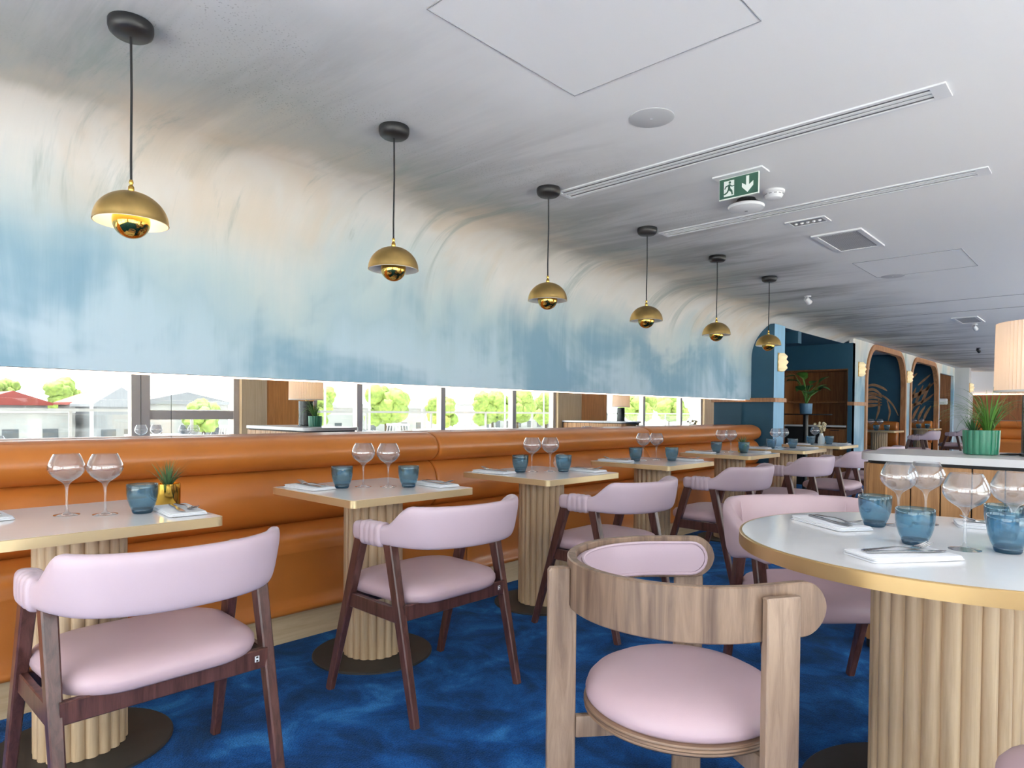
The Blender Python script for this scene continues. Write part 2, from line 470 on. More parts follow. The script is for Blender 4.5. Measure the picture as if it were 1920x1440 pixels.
# floor
bm = NB(); bx(bm, -6.2, XW + .05, -2.6, 21.2, -.12, 0)
struct('floor', bm, M['carpet'])
bm = NB(); bx(bm, -3.79, -1.2, 11.13, 18.4, 0.0, .07)
struct('floor_raised', bm, M['carpet'])

# mural wall with cove, s = arc length
RC = HC - 1.76; XC = XM + RC
prof = [(XM, 1.262), (XM, 1.40), (XM, 1.58), (XM, 1.76)]
for k in range(1, 15):
    a = PI - PI / 2 * k / 14
    prof.append((XC + RC * math.cos(a), 1.76 + RC * math.sin(a)))
S0 = (1.76 - 1.262) + RC * PI / 2
def s_of(co):
    x, z = co.x, co.z
    if x > XC: return S0 + (x - XC)
    if z <= 1.76: return z - 1.262
    return .498 + RC * math.atan2(z - 1.76, max(1e-6, XC - x))
def mural_uv(co): return (co.y, s_of(co))
back = [(XC, HC + .05), (-3.40, HC + .05), (-3.40, 1.30), (-3.335, 1.262)]
bm = NB(); pr = prof + back
loft(bm, [[(x, y, z) for x, z in pr] for y in (-2.5, 7.72)])
o = struct('wall_left', bm, M['mural'], True); set_uv(o, mural_uv)
# strip of the cove that carries on over the opening
ph = [(XC + RC * math.cos(a), 1.76 + RC * math.sin(a)) for a in [PI - math.asin(.393 / RC) - (PI / 2 - math.asin(.393 / RC)) * k / 8 for k in range(9)]]
bm = NB(); loft(bm, [[(x, y, z) for x, z in ph + [(XC, HC + .05), (ph[0][0], HC + .05)]] for y in (7.72, 10.5)])
o = struct('wall_opening_header', bm, M['mural'], True); set_uv(o, mural_uv)
bm = NB(); bx(bm, -3.62, -3.40, -2.6, 7.72, 0, HC + .05)
struct('wall_backing', bm, M['offwhite'])
# ceiling
bm = NB(); bx(bm, XC, XW + .3, -2.6, 21.2, HC, HC + .12)
o = struct('ceiling', bm, M['mural']); set_uv(o, lambda c: (c.y, s_of(c)))
bm = NB(); bx(bm, -6.2, ph[0][0], 7.72, 10.7, 2.153, 2.27); bx(bm, -6.2, -3.02, 8.6, 8.72, 2.0, 2.153)
struct('ceiling_alcove', bm, M['teal'])
bm = NB(); bx(bm, -6.2, XC, 10.5, 21.2, HC, HC + .12)
struct('ceiling_rear', bm, M['offwhite'])

# pier between banquette and alcove
bm = NB(); bx(bm, -3.62, -2.98, 7.722, 8.05, 0, 2.153)
o = struct('wall_pier', bm, [M['teal'], M['lightblue']])
for f in o.data.polygons:
    if f.normal.x > .9: f.material_index = 1
bm = NB(); bx(bm, -6.2, -3.62, 7.6, 7.722, 0, 2.153); bx(bm, -6.3, -6.2, 7.6, 10.7, 0, 2.27)
struct('wall_alcove_side', bm, M['teal'])
# alcove end wall with the recess
bm = NB()
bx(bm, -6.2, -3.90, 10.5, 10.62, 0, 2.153)
bx(bm, -2.96, -2.9, 10.5, 10.62, 0, 2.153)
bx(bm, -3.90, -2.96, 10.5, 10.62, 1.775, 2.153)
bx(bm, -3.92, -2.97, 10.94, 11.0, 0, 2.1)
struct('wall_alcove_rear', bm, M['teal'])

# wall with two arches
def archpts(y0, y1, ztop, r, n=10):
    P = [(y0, 0.0)]
    for k in range(n + 1):
        a = PI - PI / 2 * k / n; P.append((y0 + r + r * math.cos(a), ztop - r * 1.15 + r * 1.15 * math.sin(a)))
    for k in range(n + 1):
        a = PI / 2 - PI / 2 * k / n; P.append((y1 - r + r * math.cos(a), ztop - r * 1.15 + r * 1.15 * math.sin(a)))
    P.append((y1, 0.0)); return P
A1 = archpts(11.20, 13.70, 2.17, .50); A2 = archpts(14.14, 16.64, 2.16, .50)
outl = [(10.505, 0)] + A1 + A2 + [(16.9, 0), (16.9, 2.02), (18.45, 2.02), (18.45, 0), (18.6, 0), (18.6, HC), (10.505, HC)]
bm = NB(); loft(bm, [[(-2.9, y, z), (-2.9, y, HC), (-2.955, y, HC), (-2.955, y, z)] for y, z in outl[:-2]])
o = struct('wall_arches', bm, M['mural']); set_uv(o, lambda c: (c.y * 1.7, (c.z - .9) * .62))
for idx, A in ((1, A1), (2, A2)):
    bm = NB()
    def off(P, d):
        out = []
        for i, (y, z) in enumerate(P):
            a = P[max(i - 1, 0)]; b = P[min(i + 1, len(P) - 1)]
            t = Vector((b[0] - a[0], b[1] - a[1]));
            if t.length < 1e-9: t = Vector((0, 1))
            t.normalize(); out.append((y - t.y * d, z + t.x * d))
        return out
    O, I = off(A, .05), off(A, -.035)
    loft(bm, [[(-2.875, o_[0], o_[1]), (-2.875, i_[0], i_[1]), (-2.958, i_[0], i_[1]), (-2.958, i_[0] * .9 + o_[0] * .1, i_[1] * .9 + o_[1] * .1), (-2.90, o_[0], o_[1])] for o_, i_ in zip(O, I)])
    struct('trim_%d' % idx, bm, M['archwood'], True)
bm = NB(); bx(bm, -3.90, -3.80, 11.0, 16.9, 0, HC); struct('wall_booth_rear', bm, M['teal'])
bm = NB(); bx(bm, -3.798, -2.96, 13.78, 14.06, 0, HC); bx(bm, -3.798, -2.96, 11.0, 11.12, 0, HC); bx(bm, -3.798, -2.96, 16.72, 16.9, 0, HC)
struct('wall_booth_divider', bm, M['teal'])
# wood lined service opening, far wall
bm = NB(); bx(bm, -4.6, -2.95, 18.45, 18.55, 0, HC); bx(bm, -4.6, -4.5, 16.9, 18.45, 0, HC)
struct('wall_service_rear', bm, M['brownwood'])
bm = NB(); bx(bm, -6.2, XW + .3, 20.6, 20.8, 0, HC); struct('wall_far', bm, M['offwhite'])
bm = NB(); bx(bm, -2.9, -2.62, 18.62, 18.9, 0, HC); struct('wall_column', bm, M['offwhite'])
# dado rails
bm = NB(); bx(bm, -3.36, -2.955, 7.695, 7.722, 1.235, 1.285, .004); bx(bm, -2.98, -2.955, 7.70, 8.06, 1.235, 1.285, .004)
struct('trim_3', bm, M['archwood'])
bm = NB(); bx(bm, -2.96, -2.875, 10.475, 10.5, 1.23, 1.285); bx(bm, -2.9, -2.875, 10.48, 11.14, 1.23, 1.285)
struct('trim_4', bm, M['archwood'])

# window wall (right, seen in the mirror) and unseen rear glazing added behind the camera for evener daylight
bm = NB()
for a, b in ((-2.6, -2.35), ): bx(bm, XW, XW + .2, a, b, 0, HC)
bx(bm, XW, XW + .2, -2.35, 21.2, 2.12, HC); 
bx(bm, XW, XW + .2, 4.36, 5.10, 0, 2.12); bx(bm, XW, XW + .2, 11.6, 12.6, 0, 2.12); bx(bm, XW, XW + .2, 20.6, 21.2, 0, 2.12)
o = struct('wall_right', bm, M['winwood'])
bm = NB()
for a, b in ((4.0, 4.36), (10.78, 11.6), (17.4, 18.3)): bx(bm, XW - .03, XW + .22, a, b, 0, HC)
struct('wall_right_columns', bm, M['columnwood'])
def window(i, y0, y1, mulls, rail=None):
    bm = NB(); w = .05
    bx(bm, XW + .06, XW + .14, y0, y1, 2.06, 2.12); bx(bm, XW + .06, XW + .14, y0, y1, 0, .08)
    for y in [y0 + w / 2] + mulls + [y1 - w / 2]:
        bx(bm, XW + .04, XW + .16, y - w, y + w, 0, 2.12)
    if rail: bx(bm, XW + .05, XW + .15, rail[0], rail[1], .96, 1.075)
    f = struct('window_%d' % i, bm, M['alum'])
    bm = NB(); bx(bm, XW + .095, XW + .105, y0, y1, .05, 2.1)
    obj('window_glass', bm, M['pane'], f, False)
window(1, -2.35, 4.0, [-.9, .6, 2.73, 2.84], (2.84, 3.95))
window(2, 5.10, 10.78, [5.92, 7.65, 9.5])
window(3, 12.6, 17.4, [14.3, 16.2])
window(5, 18.3, 20.6, [19.4])  # extra window, added to bring more daylight to the dark far end
bm = NB(); bx(bm, -3.62, XW + .2, -2.75, -2.6, 2.12, HC); bx(bm, -3.62, -3.0, -2.75, -2.6, 0, 2.12); bx(bm, 1.7, XW + .2, -2.75, -2.6, 0, 2.12)
struct('wall_behind', bm, M['offwhite'])
bm = NB()
for x in (-3.0, -1.4, .2, 1.7): bx(bm, x - .04, x + .04, -2.72, -2.63, 0, 2.12)
bx(bm, -3.0, 1.7, -2.72, -2.63, 2.06, 2.12); bx(bm, -3.0, 1.7, -2.72, -2.63, 0, .08)
f = struct('window_4', bm, M['alum'])  # out of view, added to spread daylight more evenly
bm = NB(); bx(bm, -3.0, 1.7, -2.68, -2.67, .05, 2.1); obj('window_glass', bm, M['pane'], f, False)

# ------------------------------------------------------------------ mirror + led
bm = NB()
for a, b in ((-2.4, -.6), (-.598, 1.2), (1.202, 3.0), (3.002, 4.8), (4.802, 6.3), (6.302, 7.69)):
    bx(bm, -3.37, -3.35, a, b, .86, 1.36)
o = obj('wall_mirror', bm, M['mirror'], None, False)
tag(o, 'long frameless mirror strip between the orange banquette and the painted mural', 'mirror')
bm = NB(); bx(bm, -3.325, -3.310, -2.4, 7.70, 1.2580, 1.262)
o = obj('led_strip', bm, emis('warm_led', (255, 226, 206), 5.0), None, False)
tag(o, 'glowing warm light strip along the bottom edge of the mural', 'light strip')

# ------------------------------------------------------------------ banquette
def closed_sweep_y(bm, pts, y0, y1, r=.035, sh=.012):
    cx = sum(p[0] for p in pts) / len(pts); cz = sum(p[1] for p in pts) / len(pts)
    def ring(y, d):
        out = []
        for x, z in pts:
            v = Vector((x - cx, z - cz)); l = v.length
            v *= max(.2, (l - d) / l); out.append((cx + v.x, y, cz + v.y))
        return out
    R = []
    for k in range(5):
        a = PI / 2 * k / 4; R.append(ring(y0 + r * (1 - math.sin(a)), sh * (1 - math.cos(a)) if k else sh))
    R = [ring(y0, sh), ring(y0 + r * .12, sh * .55), ring(y0 + r * .4, sh * .18), ring(y0 + r, 0),
         ring(y1 - r, 0), ring(y1 - r * .4, sh * .18), ring(y1 - r * .12, sh * .55), ring(y1, sh)]
    loft(bm, R)
def curve2(P, n=6): return [(v.x, v.y) for v in catmull([(a, b, 0) for a, b in P], n)]
SEAT = curve2([(-3.24, .44), (-2.86, .30), (-2.838, .14)][:0] + [(-3.24, .14), (-2.845, .135), (-2.835, .22), (-2.825, .40), (-2.822, .435), (-2.835, .485), (-2.89, .515), (-3.0, .522), (-3.15, .510), (-3.25, .49)], 5)
LOW = curve2([(-3.31, .47), (-3.20, .485), (-3.125, .54), (-3.10, .63), (-3.12, .72), (-3.165, .775), (-3.24, .80), (-3.32, .80)], 5)
TOP = curve2([(-3.335, .79), (-3.22, .785), (-3.155, .79), (-3.105, .825), (-3.088, .875), (-3.115, .93), (-3.175, .96), (-3.25, .965), (-3.335, .955)], 5)
def banquette(y0, y1, label, dx=0.0, endr=False):
    t = thing('banquette', label, 'banquette', (0, 0, 0), 0, 'orange banquette sections along the mirror wall')
    g = .004
    bm = NB(); bx(bm, -3.30 + dx, -2.864 + dx, y0, y1, 0, .13); obj('plinth', bm, M['oak'], t, False)
    bm = NB(); closed_sweep_y(bm, [(x + dx, z) for x, z in SEAT], y0 + g, y1 - g); obj('seat', bm, M['orange'], t, True, 70)
    bm = NB(); bx(bm, -2.832 + dx, -2.8265 + dx, y0 + .02, y1 - .02, .417, .4215); obj('seam', bm, M['orange'], t, False)
    bm = NB(); closed_sweep_y(bm, [(x + dx, z) for x, z in LOW], y0 + g, y1 - g); obj('lower_backrest', bm, M['orange'], t, True, 70)
    bm = NB(); closed_sweep_y(bm, [(x + dx, z) for x, z in TOP], y0 + g, y1 - g, *((.05, .03) if endr else (.035, .012))); obj('upper_backrest', bm, M['orange'], t, True, 70)
    return t
banquette(-2.36, .16, 'orange leather banquette section at the left edge behind the nearest table')
banquette(.16, 2.68, 'orange leather banquette section behind the second table from the left')
banquette(2.68, 5.20, 'orange leather banquette section behind the third and fourth tables')
banquette(5.20, 7.68, 'orange leather banquette section ending in a rounded roll at the dark teal pier', endr=True)

# ------------------------------------------------------------------ pendants
def make_pendant(label, lit, drop=0.0):
    t = thing('pendant_lamp', label, 'pendant lamp', group='brass pendants in a row along the mural')
    bm = NB(); lathe(bm, [(0, 0), (.058, 0), (.060, -.004), (.060, -.020), (.056, -.032), (.046, -.040), (0, -.042)], 36); obj('ceiling_rose', bm, M['black'], t)
    zt = 1.750 - HC - drop
    bm = NB(); tube(bm, [(0, 0, -.04), (.0015, .001, -.2), (-.001, 0, zt + .1), (0, 0, zt + .028)], .0034, 8); obj('cord', bm, M['matblack'], t)
    bm = NB(); lathe(bm, [(0, .034), (.005, .034), (.0065, .026), (.004, .02), (.008, .014), (.0085, .004), (.005, -.004), (0, -.006)], 16, (0, 0, zt)); obj('cord_grip', bm, M['brightbrass'], t)
    # upper half dome
    Ro = .099; P = []
    for k in range(15):
        a = PI / 2 * k / 14; P.append((Ro * math.sin(a), -(.090) * (1 - math.cos(a)) ))
    P[0] = (.004, 0)
    outer = [(r, z) for r, z in P]; inner = [(max(.004, r - .0025), z - .0022) for r, z in P[::-1]]
    bm = NB(); lathe(bm, outer + [(Ro + .0005, -.091)] + [(Ro - .0025, -.091)], 56, (0, 0, zt)); sh = obj('upper_shade', bm, M['brass'], t)
    bm = NB(); lathe(bm, [(Ro - .0026, -.0905)] + inner, 56, (0, 0, zt)); obj('shade_lining', bm, M['lampinside'], sh)
    # lower spherical cup
    P = []
    for k in range(17):
        a = PI * (.40 + .60 * k / 16); P.append((.050 * math.sin(a), .050 * math.cos(a)))
    P[-1] = (0, P[-1][1])
    bm = NB(); lathe(bm, P, 40, (0, 0, zt - .086)); obj('lower_shade', bm, M['brightbrass'], t)
    bm = NB(); tube(bm, [(0, 0, zt - .004), (0, 0, zt - .125)], .007, 10); obj('stem', bm, M['brightbrass'], t)
    if lit:
        bm = NB(); lathe(bm, [(0, .024), (.014, .02), (.022, .004), (.018, -.014), (.010, -.026), (0, -.028)], 20, (0, 0, zt - .054)); obj('bulb', bm, emis('warm_bulb', (255, 214, 150), 34.0), t)
    return t
PX, PY0, PS = -2.1322, .6544, .948
pl = make_pendant('lit brass dome pendant nearest the camera, glowing white inside', True, .018); pl.location = (PX, PY0, HC)
p0 = make_pendant('unlit brass dome pendant, second from the left', False); p0.location = (PX, PY0 + PS - .004, HC)
for k, nm in ((2, 'third from the left'), (3, 'fourth from the left beside the second ceiling slot'), (4, 'fifth from the left'), (5, 'sixth and smallest in view beside the teal pier')):
    dup(p0, 'unlit brass dome pendant, ' + nm, (PX + (.006 if k == 2 else 0), PY0 + PS * k, HC))

# ------------------------------------------------------------------ tables
def flute(bm, R, n, z0, z1, sub=7):
    r = PI * R / n * .97
    P = []
    for i in range(n):
        a0 = 2 * PI * i / n; cx, cy = (R - r) * math.cos(a0), (R - r) * math.sin(a0)
        for k in range(sub):
            b = a0 - PI * .5 + PI * k / (sub - 1) * 1.0
            P.append((cx + r * math.cos(b), cy + r * math.sin(b)))
    loft(bm, [[(x, y, z0) for x, y in P], [(x, y, z1) for x, y in P]])
def make_square_table(label):
    t = thing('square_table', label, 'table', group='square tables along the banquette')
    bm = NB(); lathe(bm, [(0, .0), (.266, .0), (.266, .006), (.262, .009), (0, .010)], 64); obj('base_plate', bm, M['basemetal'], t, True, 30)
    bm = NB(); flute(bm, .131, 20, .010, .722); obj('pedestal', bm, M['oakflute'], t, True, 50)
    bm = NB(); prism(bm, rrect(.632, .639, .018), .722, .7505); obj('tabletop', bm, M['stone'], t, True, 30)
    bm = NB(); o = rrect(.643, .650, .022, 6); i = rrect(.633, .640, .018, 6)
    loft(bm, [[(x, y, .7195) for x, y in i], [(x, y, .7195) for x, y in o], [(x, y, .749) for x, y in o], [(x, y, .7502) for x, y in i]], loop=True)
    obj('edge_band', bm, M['brassedge'], t, True, 30)
    return t
TABS = [(-2.4547, .604), (-2.475, 1.752), (-2.44, 2.888), (-2.465, 4.155), (-2.52, 5.555), (-2.485, 6.70), (-2.52, 7.93)]
ORD = ['nearest', 'second', 'third', 'fourth', 'fifth', 'sixth', 'seventh']
TL = ['square white table nearest the camera, cut by the left edge', 'square white table, second from the left along the banquette', 'square white table, third from the left along the banquette',
      'square white table, fourth from the left along the banquette', 'square white table, fifth from the left, holding a small gold-potted plant', 'square white table, sixth from the left, past the banquette end',
      'square white table, seventh and farthest, in front of the teal alcove']
st0 = make_square_table(TL[0]); st0.location = (*TABS[0], 0)
for k in range(1, 7): dup(st0, TL[k], (*TABS[k], 0))

RT = (-.345, 2.14)
t = thing('round_table', 'large round white table with brass rim at the right edge', 'table', (*RT, 0))
bm = NB(); lathe(bm, [(0, 0), (.36, 0), (.36, .008), (.355, .012), (0, .013)], 72); obj('base_plate', bm, M['basemetal'], t, True, 30)
bm = NB(); flute(bm, .181, 24, .012, .715, 8); obj('pedestal', bm, M['oakflute'], t, True, 50)
bm = NB(); lathe(bm, [(0, .715), (.532, .715), (.532, .7505), (0, .7508)], 96); obj('tabletop', bm, M['stone'], t, True, 30)
bm = NB(); lathe(bm, [(.5325, .713), (.5405, .713), (.5405, .7475), (.5385, .7502), (.5325, .7502)], 96, closed=True); obj('edge_band', bm, M['roundbrass'], t, True, 30)

# ------------------------------------------------------------------ dining chairs
BPATH = [(-.268, .115), (-.273, .04), (-.270, -.05), (-.252, -.145), (-.205, -.228), (-.118, -.280), (0, -.297), (.118, -.280), (.205, -.228), (.252, -.145), (.270, -.05), (.273, .04), (.268, .115)]
BP = catmull([(a, b, 0) for a, b in BPATH], 6)
def plen(P):
    L = [0]
    for a, b in zip(P, P[1:]): L.append(L[-1] + (b - a).length)
    return L
BL = plen(BP); BT = BL[-1]
def band_ring(p, n, zb, zt, th, lean=0.0, seg=14):
    out = []
    h = (zt - zb) / 2; c = (zt + zb) / 2
    for k in range(seg * 2):
        a = 2 * PI * k / (seg * 2)
        ca, sa = math.cos(a), math.sin(a)
        e = .62
        u = th / 2 * (abs(ca) ** e) * (1 if ca >= 0 else -1); v = h * (abs(sa) ** e) * (1 if sa >= 0 else -1)
        q = p + n * (u + lean * (v + h)); out.append((q.x, q.y, c + v))
    return out
def nrm(P, i):
    t = (P[min(i + 1, len(P) - 1)] - P[max(i - 1, 0)]).normalized()
    n = Vector((t.y, -t.x, 0)); return n
def make_chair(label):
    t = thing('dining_chair', label, 'chair', group='pink chairs at the square tables')
    # backrest and arms in one upholstered sweep
    bm = NB(); R = []
    for i, p in enumerate(BP):
        u = abs(BL[i] / BT - .5) * 2
        n = nrm(BP, i)
        if n.dot(p - Vector((0, 0, 0))) < 0: n = -n
        k = ss(.68, .46, u)
        zt = .686 + (.766 - .686) * k; zb = .616 - .004 * k; th = .052 - .010 * k
        if i == 0 or i == len(BP) - 1:
            R.append(band_ring(p, n, zb + .022, zt - .022, th * .4))
        elif i == 1 or i == len(BP) - 2:
            R.append(band_ring(p, n, zb + .006, zt - .006, th * .85))
        else: R.append(band_ring(p, n, zb, zt, th, .16 * k))
    loft(bm, R); br = obj('backrest', bm, M['pink'], t, True, 60)
    # stitched arm wraps
    for s in (0, 1):
        bm = NB(); R = []
        N_ = 25
        for k in range(N_):
            f = k / (N_ - 1)
            l = BT * (.055 + .10 * f)
            if s: l = BT - l
            j = max(i for i in range(len(BL)) if BL[i] <= l + 1e-9); j = min(j, len(BP) - 2)
            tt = (l - BL[j]) / (BL[j + 1] - BL[j]); p = BP[j].lerp(BP[j + 1], tt)
            n = nrm(BP, j)
            if n.dot(p) < 0: n = -n
            e = .0035 + .0035 * abs(math.sin(PI * 4 * f)) if 0 < k < N_ - 1 else -.002
            R.append(band_ring(p, n, .612 - e, .688 + e, .052 + 2 * e))
        loft(bm, R); obj('arm_wrap', bm, M['pink'], br, True, 60)
    # legs
    for s in (-1, 1):
        bm = NB(); bar(bm, (s * .266, .085, .625), (s * .286, .268, 0), (.036, .046), (.026, .030), (1, 0, 0)); obj('leg', bm, M['darkwood'], t, True, 30)
        bm = NB(); bar(bm, (s * .262, -.085, .625), (s * .262, -.232, 0), (.036, .046), (.026, .030), (1, 0, 0)); obj('leg', bm, M['darkwood'], t, True, 30)
    # rails
    bm = NB(); bar(bm, (-.255, -.153, .381), (.255, -.153, .381), (.056, .022), (.056, .022), (0, 0, 1), .003); rr = obj('back_rail', bm, M['darkwood'], t, True, 30)
    bm = NB(); box(bm, (.222, -.1645, .384), (.013, .0015, .017), .0004, 1); bd = obj('badge', bm, M['white'], rr, False); bd['label'] = 'small white badge plate'
    bm = NB()
    for z in (.379, .389): box(bm, (.222, -.1655, z), (.006, .0008, .0045))
    obj('badge_mark', bm, M['matblack'], rr, False)
    bm = NB(); bar(bm, (-.262, .150, .375), (.262, .150, .375), (.05, .022), (.05, .022), (0, 0, 1), .003); obj('front_rail', bm, M['darkwood'], t, True, 30)
    for s in (-1, 1):
        bm = NB(); bar(bm, (s * .264, -.14, .372), (s * .270, .15, .377), (.055, .020), (.055, .020), (0, 0, 1), .003); obj('side_rail', bm, M['darkwood'], t, True, 30)
    # seat cushion
    ol = []
    for x, y in rrect(2, 2, .55, 7):
        yy = y * .225 + .028
        wx = .243 + .022 * (y * .5 + .5)
        ol.append((x * wx, yy))
    bm = NB(); R = []
    for f, z in ((.90, .398), (.975, .408), (1.0, .424), (.995, .440), (.95, .456), (.84, .467), (.62, .474), (.35, .477), (.1, .478)):
        R.append([(x * f, .028 + (y - .028) * f, z) for x, y in ol])
    loft(bm, R); obj('seat', bm, M['seatpink'], t, True, 70)
    return t
CH = [(-1.965, .655, 0), (-2.0, 1.69, 0), (-1.955, 2.87, 0), (-1.965, 4.17, 0), (-1.99, 5.50, 0), (-1.97, 6.66, 0), (-2.0, 7.88, 0)]
CLAB = ['pink armchair nearest the camera at the left edge', 'pink armchair with dark legs at the second square table', 'pink armchair at the third square table behind the wooden barrel chair',
        'pink armchair at the fourth square table', 'pink armchair at the fifth square table with the potted plant', 'pink armchair at the sixth square table beside the counter end', 'pink armchair at the farthest square table, mostly behind the counter']
c0 = make_chair(CLAB[0]); c0.location = (CH[0][0], CH[0][1], 0); c0.rotation_euler = (0, 0, PI / 2)
for k in range(1, 7): dup(c0, CLAB[k], (CH[k][0], CH[k][1], 0), PI / 2 + CH[k][2])
dup(c0, 'pink armchair cut off at the lower right corner', (.118, 1.455, 0), math.radians(195) - PI / 2, 'armchairs around the round table')
dup(c0, 'pink armchair behind the pedestal at the right edge', (.15, 2.58, 0), math.atan2(-.85, -.53) - PI / 2, 'armchairs around the round table')

# ------------------------------------------------------------------ tub chair
t = thing('tub_chair', 'pink upholstered tub chair with wraparound back at the round table', 'chair', (-.815, 2.615, 0), math.radians(-135))
TP = catmull([(-.285, .20, 0), (-.30, .08, 0), (-.30, -.06, 0), (-.275, -.18, 0), (-.20, -.275, 0), (-.10, -.315, 0), (0, -.325, 0), (.10, -.315, 0), (.20, -.275, 0), (.275, -.18, 0), (.30, -.06, 0), (.30, .08, 0), (.285, .20, 0)], 6)
L_ = plen(TP); T_ = L_[-1]; R = []
for i, p in enumerate(TP):
    u = abs(L_[i] / T_ - .5) * 2; n = nrm(TP, i)
    if n.dot(p) < 0: n = -n
    k = ss(.95, .35, u); zt = .635 + .118 * k; zb = .575 - .045 * ss(.9, .5, u); th = .05
    e = 1.0 if 0 < i < len(TP) - 1 else .35
    c = (zt + zb) / 2; h = (zt - zb) / 2 * (1 if e == 1 else .6)
    R.append(band_ring(p, n, c - h, c + h, th * e, .12 * k))
bm = NB(); loft(bm, R); bk = obj('backrest', bm, M['tubpink'], t, True, 60)
for s in (-1, 1):
    bm = NB(); tube(bm, [(s * .213, -.235, .60), (s * .217, -.240, .68), (s * .222, -.245, .735)], .0022, 6); obj('seam', bm, M['tubpink'], bk)
for s in (-1, 1):
    bm = NB(); bar(bm, (s * .285, .085, .59), (s * .29, .26, 0), (.036, .048), (.026, .032), (1, 0, 0)); obj('leg', bm, M['darkwood'], t, True, 30)
    bm = NB(); bar(bm, (s * .280, -.085, .59), (s * .268, -.27, 0), (.036, .048), (.026, .032), (1, 0, 0)); obj('leg', bm, M['darkwood'], t, True, 30)
bm = NB()
ol = [(x * .262, y * .25) for x, y in rrect(2, 2, .6, 7)]; R = []
for f, z in ((.9, .378), (.98, .388), (1.0, .41), (.995, .435), (.95, .452), (.84, .464), (.6, .471), (.3, .474), (.1, .475)): R.append([(x * f, y * f, z) for x, y in ol])
loft(bm, R); obj('seat', bm, M['seatpink'], t, True, 70)
bm = NB()
for s in (-1, 1): bar(bm, (s * .272, -.15, .392), (s * .275, .16, .392), (.05, .02), (.05, .02), (0, 0, 1), .003)
bar(bm, (-.27, -.15, .392), (.27, -.15, .392), (.05, .02), (.05, .02), (0, 0, 1), .003); bar(bm, (-.27, .16, .392), (.27, .16, .392), (.05, .02), (.05, .02), (0, 0, 1), .003)
obj('seat_frame', bm, M['darkwood'], t, True, 30)

# ------------------------------------------------------------------ barrel chair (foreground)
BC = (-.80, 1.50); BA = math.radians(50)
t = thing('barrel_chair', 'grey-brown wooden three-legged barrel chair with pink round seat in foreground', 'chair', (*BC, 0), BA - PI / 2)
# local frame: +y = facing direction
Rb = .290
A0 = math.radians(98)
def u_pos(a, r, rm):
    """U-shaped plan: circular back, arms running straight on past A0"""
    s_ = max(-A0, min(A0, a)); th = -PI / 2 + s_
    ex = (a - s_) * rm
    return (r * math.cos(th) - ex * math.sin(th), r * math.sin(th) + ex * math.cos(th))
def c_band(rin, rout, zb, zt, half, bm, n=64):
    R = []; h = (zt - zb) / 2; zc = (zt + zb) / 2
    rm = (rin + rout) / 2; dl = h / rm
    A = []
    for k in range(9): A.append((-half + dl * (1 - math.cos(PI / 2 * k / 8)), math.sin(PI / 2 * k / 8)))
    for k in range(1, n): A.append((-half + dl + (2 * half - 2 * dl) * k / n, 1.0))
    for k in range(9): A.append((half - dl * (1 - math.cos(PI / 2 * (8 - k) / 8)), math.sin(PI / 2 * (8 - k) / 8)))
    e = .003
    for a, f in A:
        hh = max(.0006, h * f); ee = min(e, hh * .5)
        q = [(rin, -hh + ee), (rin + e, -hh), (rout - e, -hh), (rout, -hh + ee), (rout, hh - ee), (rout - e, hh), (rin + e, hh), (rin, hh - ee)]
        R.append([(*u_pos(a, r, rm), zc + z) for r, z in q])
    loft(bm, R)
bm = NB(); c_band(Rb - .022, Rb, .618, .738, math.radians(134), bm); bmesh.ops.rotate(bm, cent=(0, 0, 0), matrix=Matrix.Rotation(math.radians(3), 3, 'Z'), verts=bm.verts[:]); bnd = obj('back_band', bm, M['ashband'], t, True, 35)
bm = NB(); c_band(Rb - .040, Rb - .021, .635, .722, math.radians(129), bm); bmesh.ops.rotate(bm, cent=(0, 0, 0), matrix=Matrix.Rotation(math.radians(3), 3, 'Z'), verts=bm.verts[:]); pad = obj('back_pad', bm, M['pink'], t, True, 35)
bm = NB()
P = []
hh = .045; half = math.radians(130); rr_ = Rb - .030
for k in range(41): P.append((-half + hh / rr_ + (2 * half - 2 * hh / rr_) * k / 40, hh))
for k in range(1, 10): P.append((half - hh / rr_ + hh / rr_ * math.sin(PI * k / 10), hh * math.cos(PI * k / 10)))
for k in range(41): P.append((half - hh / rr_ - (2 * half - 2 * hh / rr_) * k / 40, -hh))
for k in range(1, 10): P.append((-half + hh / rr_ - hh / rr_ * math.sin(PI * k / 10), -hh * math.cos(PI * k / 10)))
pp = [Vector((*u_pos(a, Rb - .040, rr_), .6785 + z)) for a, z in P]
rings = []
for i, p in enumerate(pp):
    tg = (pp[(i + 1) % len(pp)] - pp[i - 1]).normalized(); rad = Vector((*[i_ - j_ for i_, j_ in zip(u_pos(P[i][0], 1.0, rr_), u_pos(P[i][0], .9, rr_))], 0)).normalized(); w = tg.cross(rad).normalized(); u = w.cross(tg)
    rings.append([p + (u * math.cos(2 * PI * k / 6) + w * math.sin(2 * PI * k / 6)) * .0045 for k in range(6)])
loft(bm, rings, loop=True); bmesh.ops.rotate(bm, cent=(0, 0, 0), matrix=Matrix.Rotation(math.radians(3), 3, 'Z'), verts=bm.verts[:]); obj('piping', bm, M['pink'], pad)
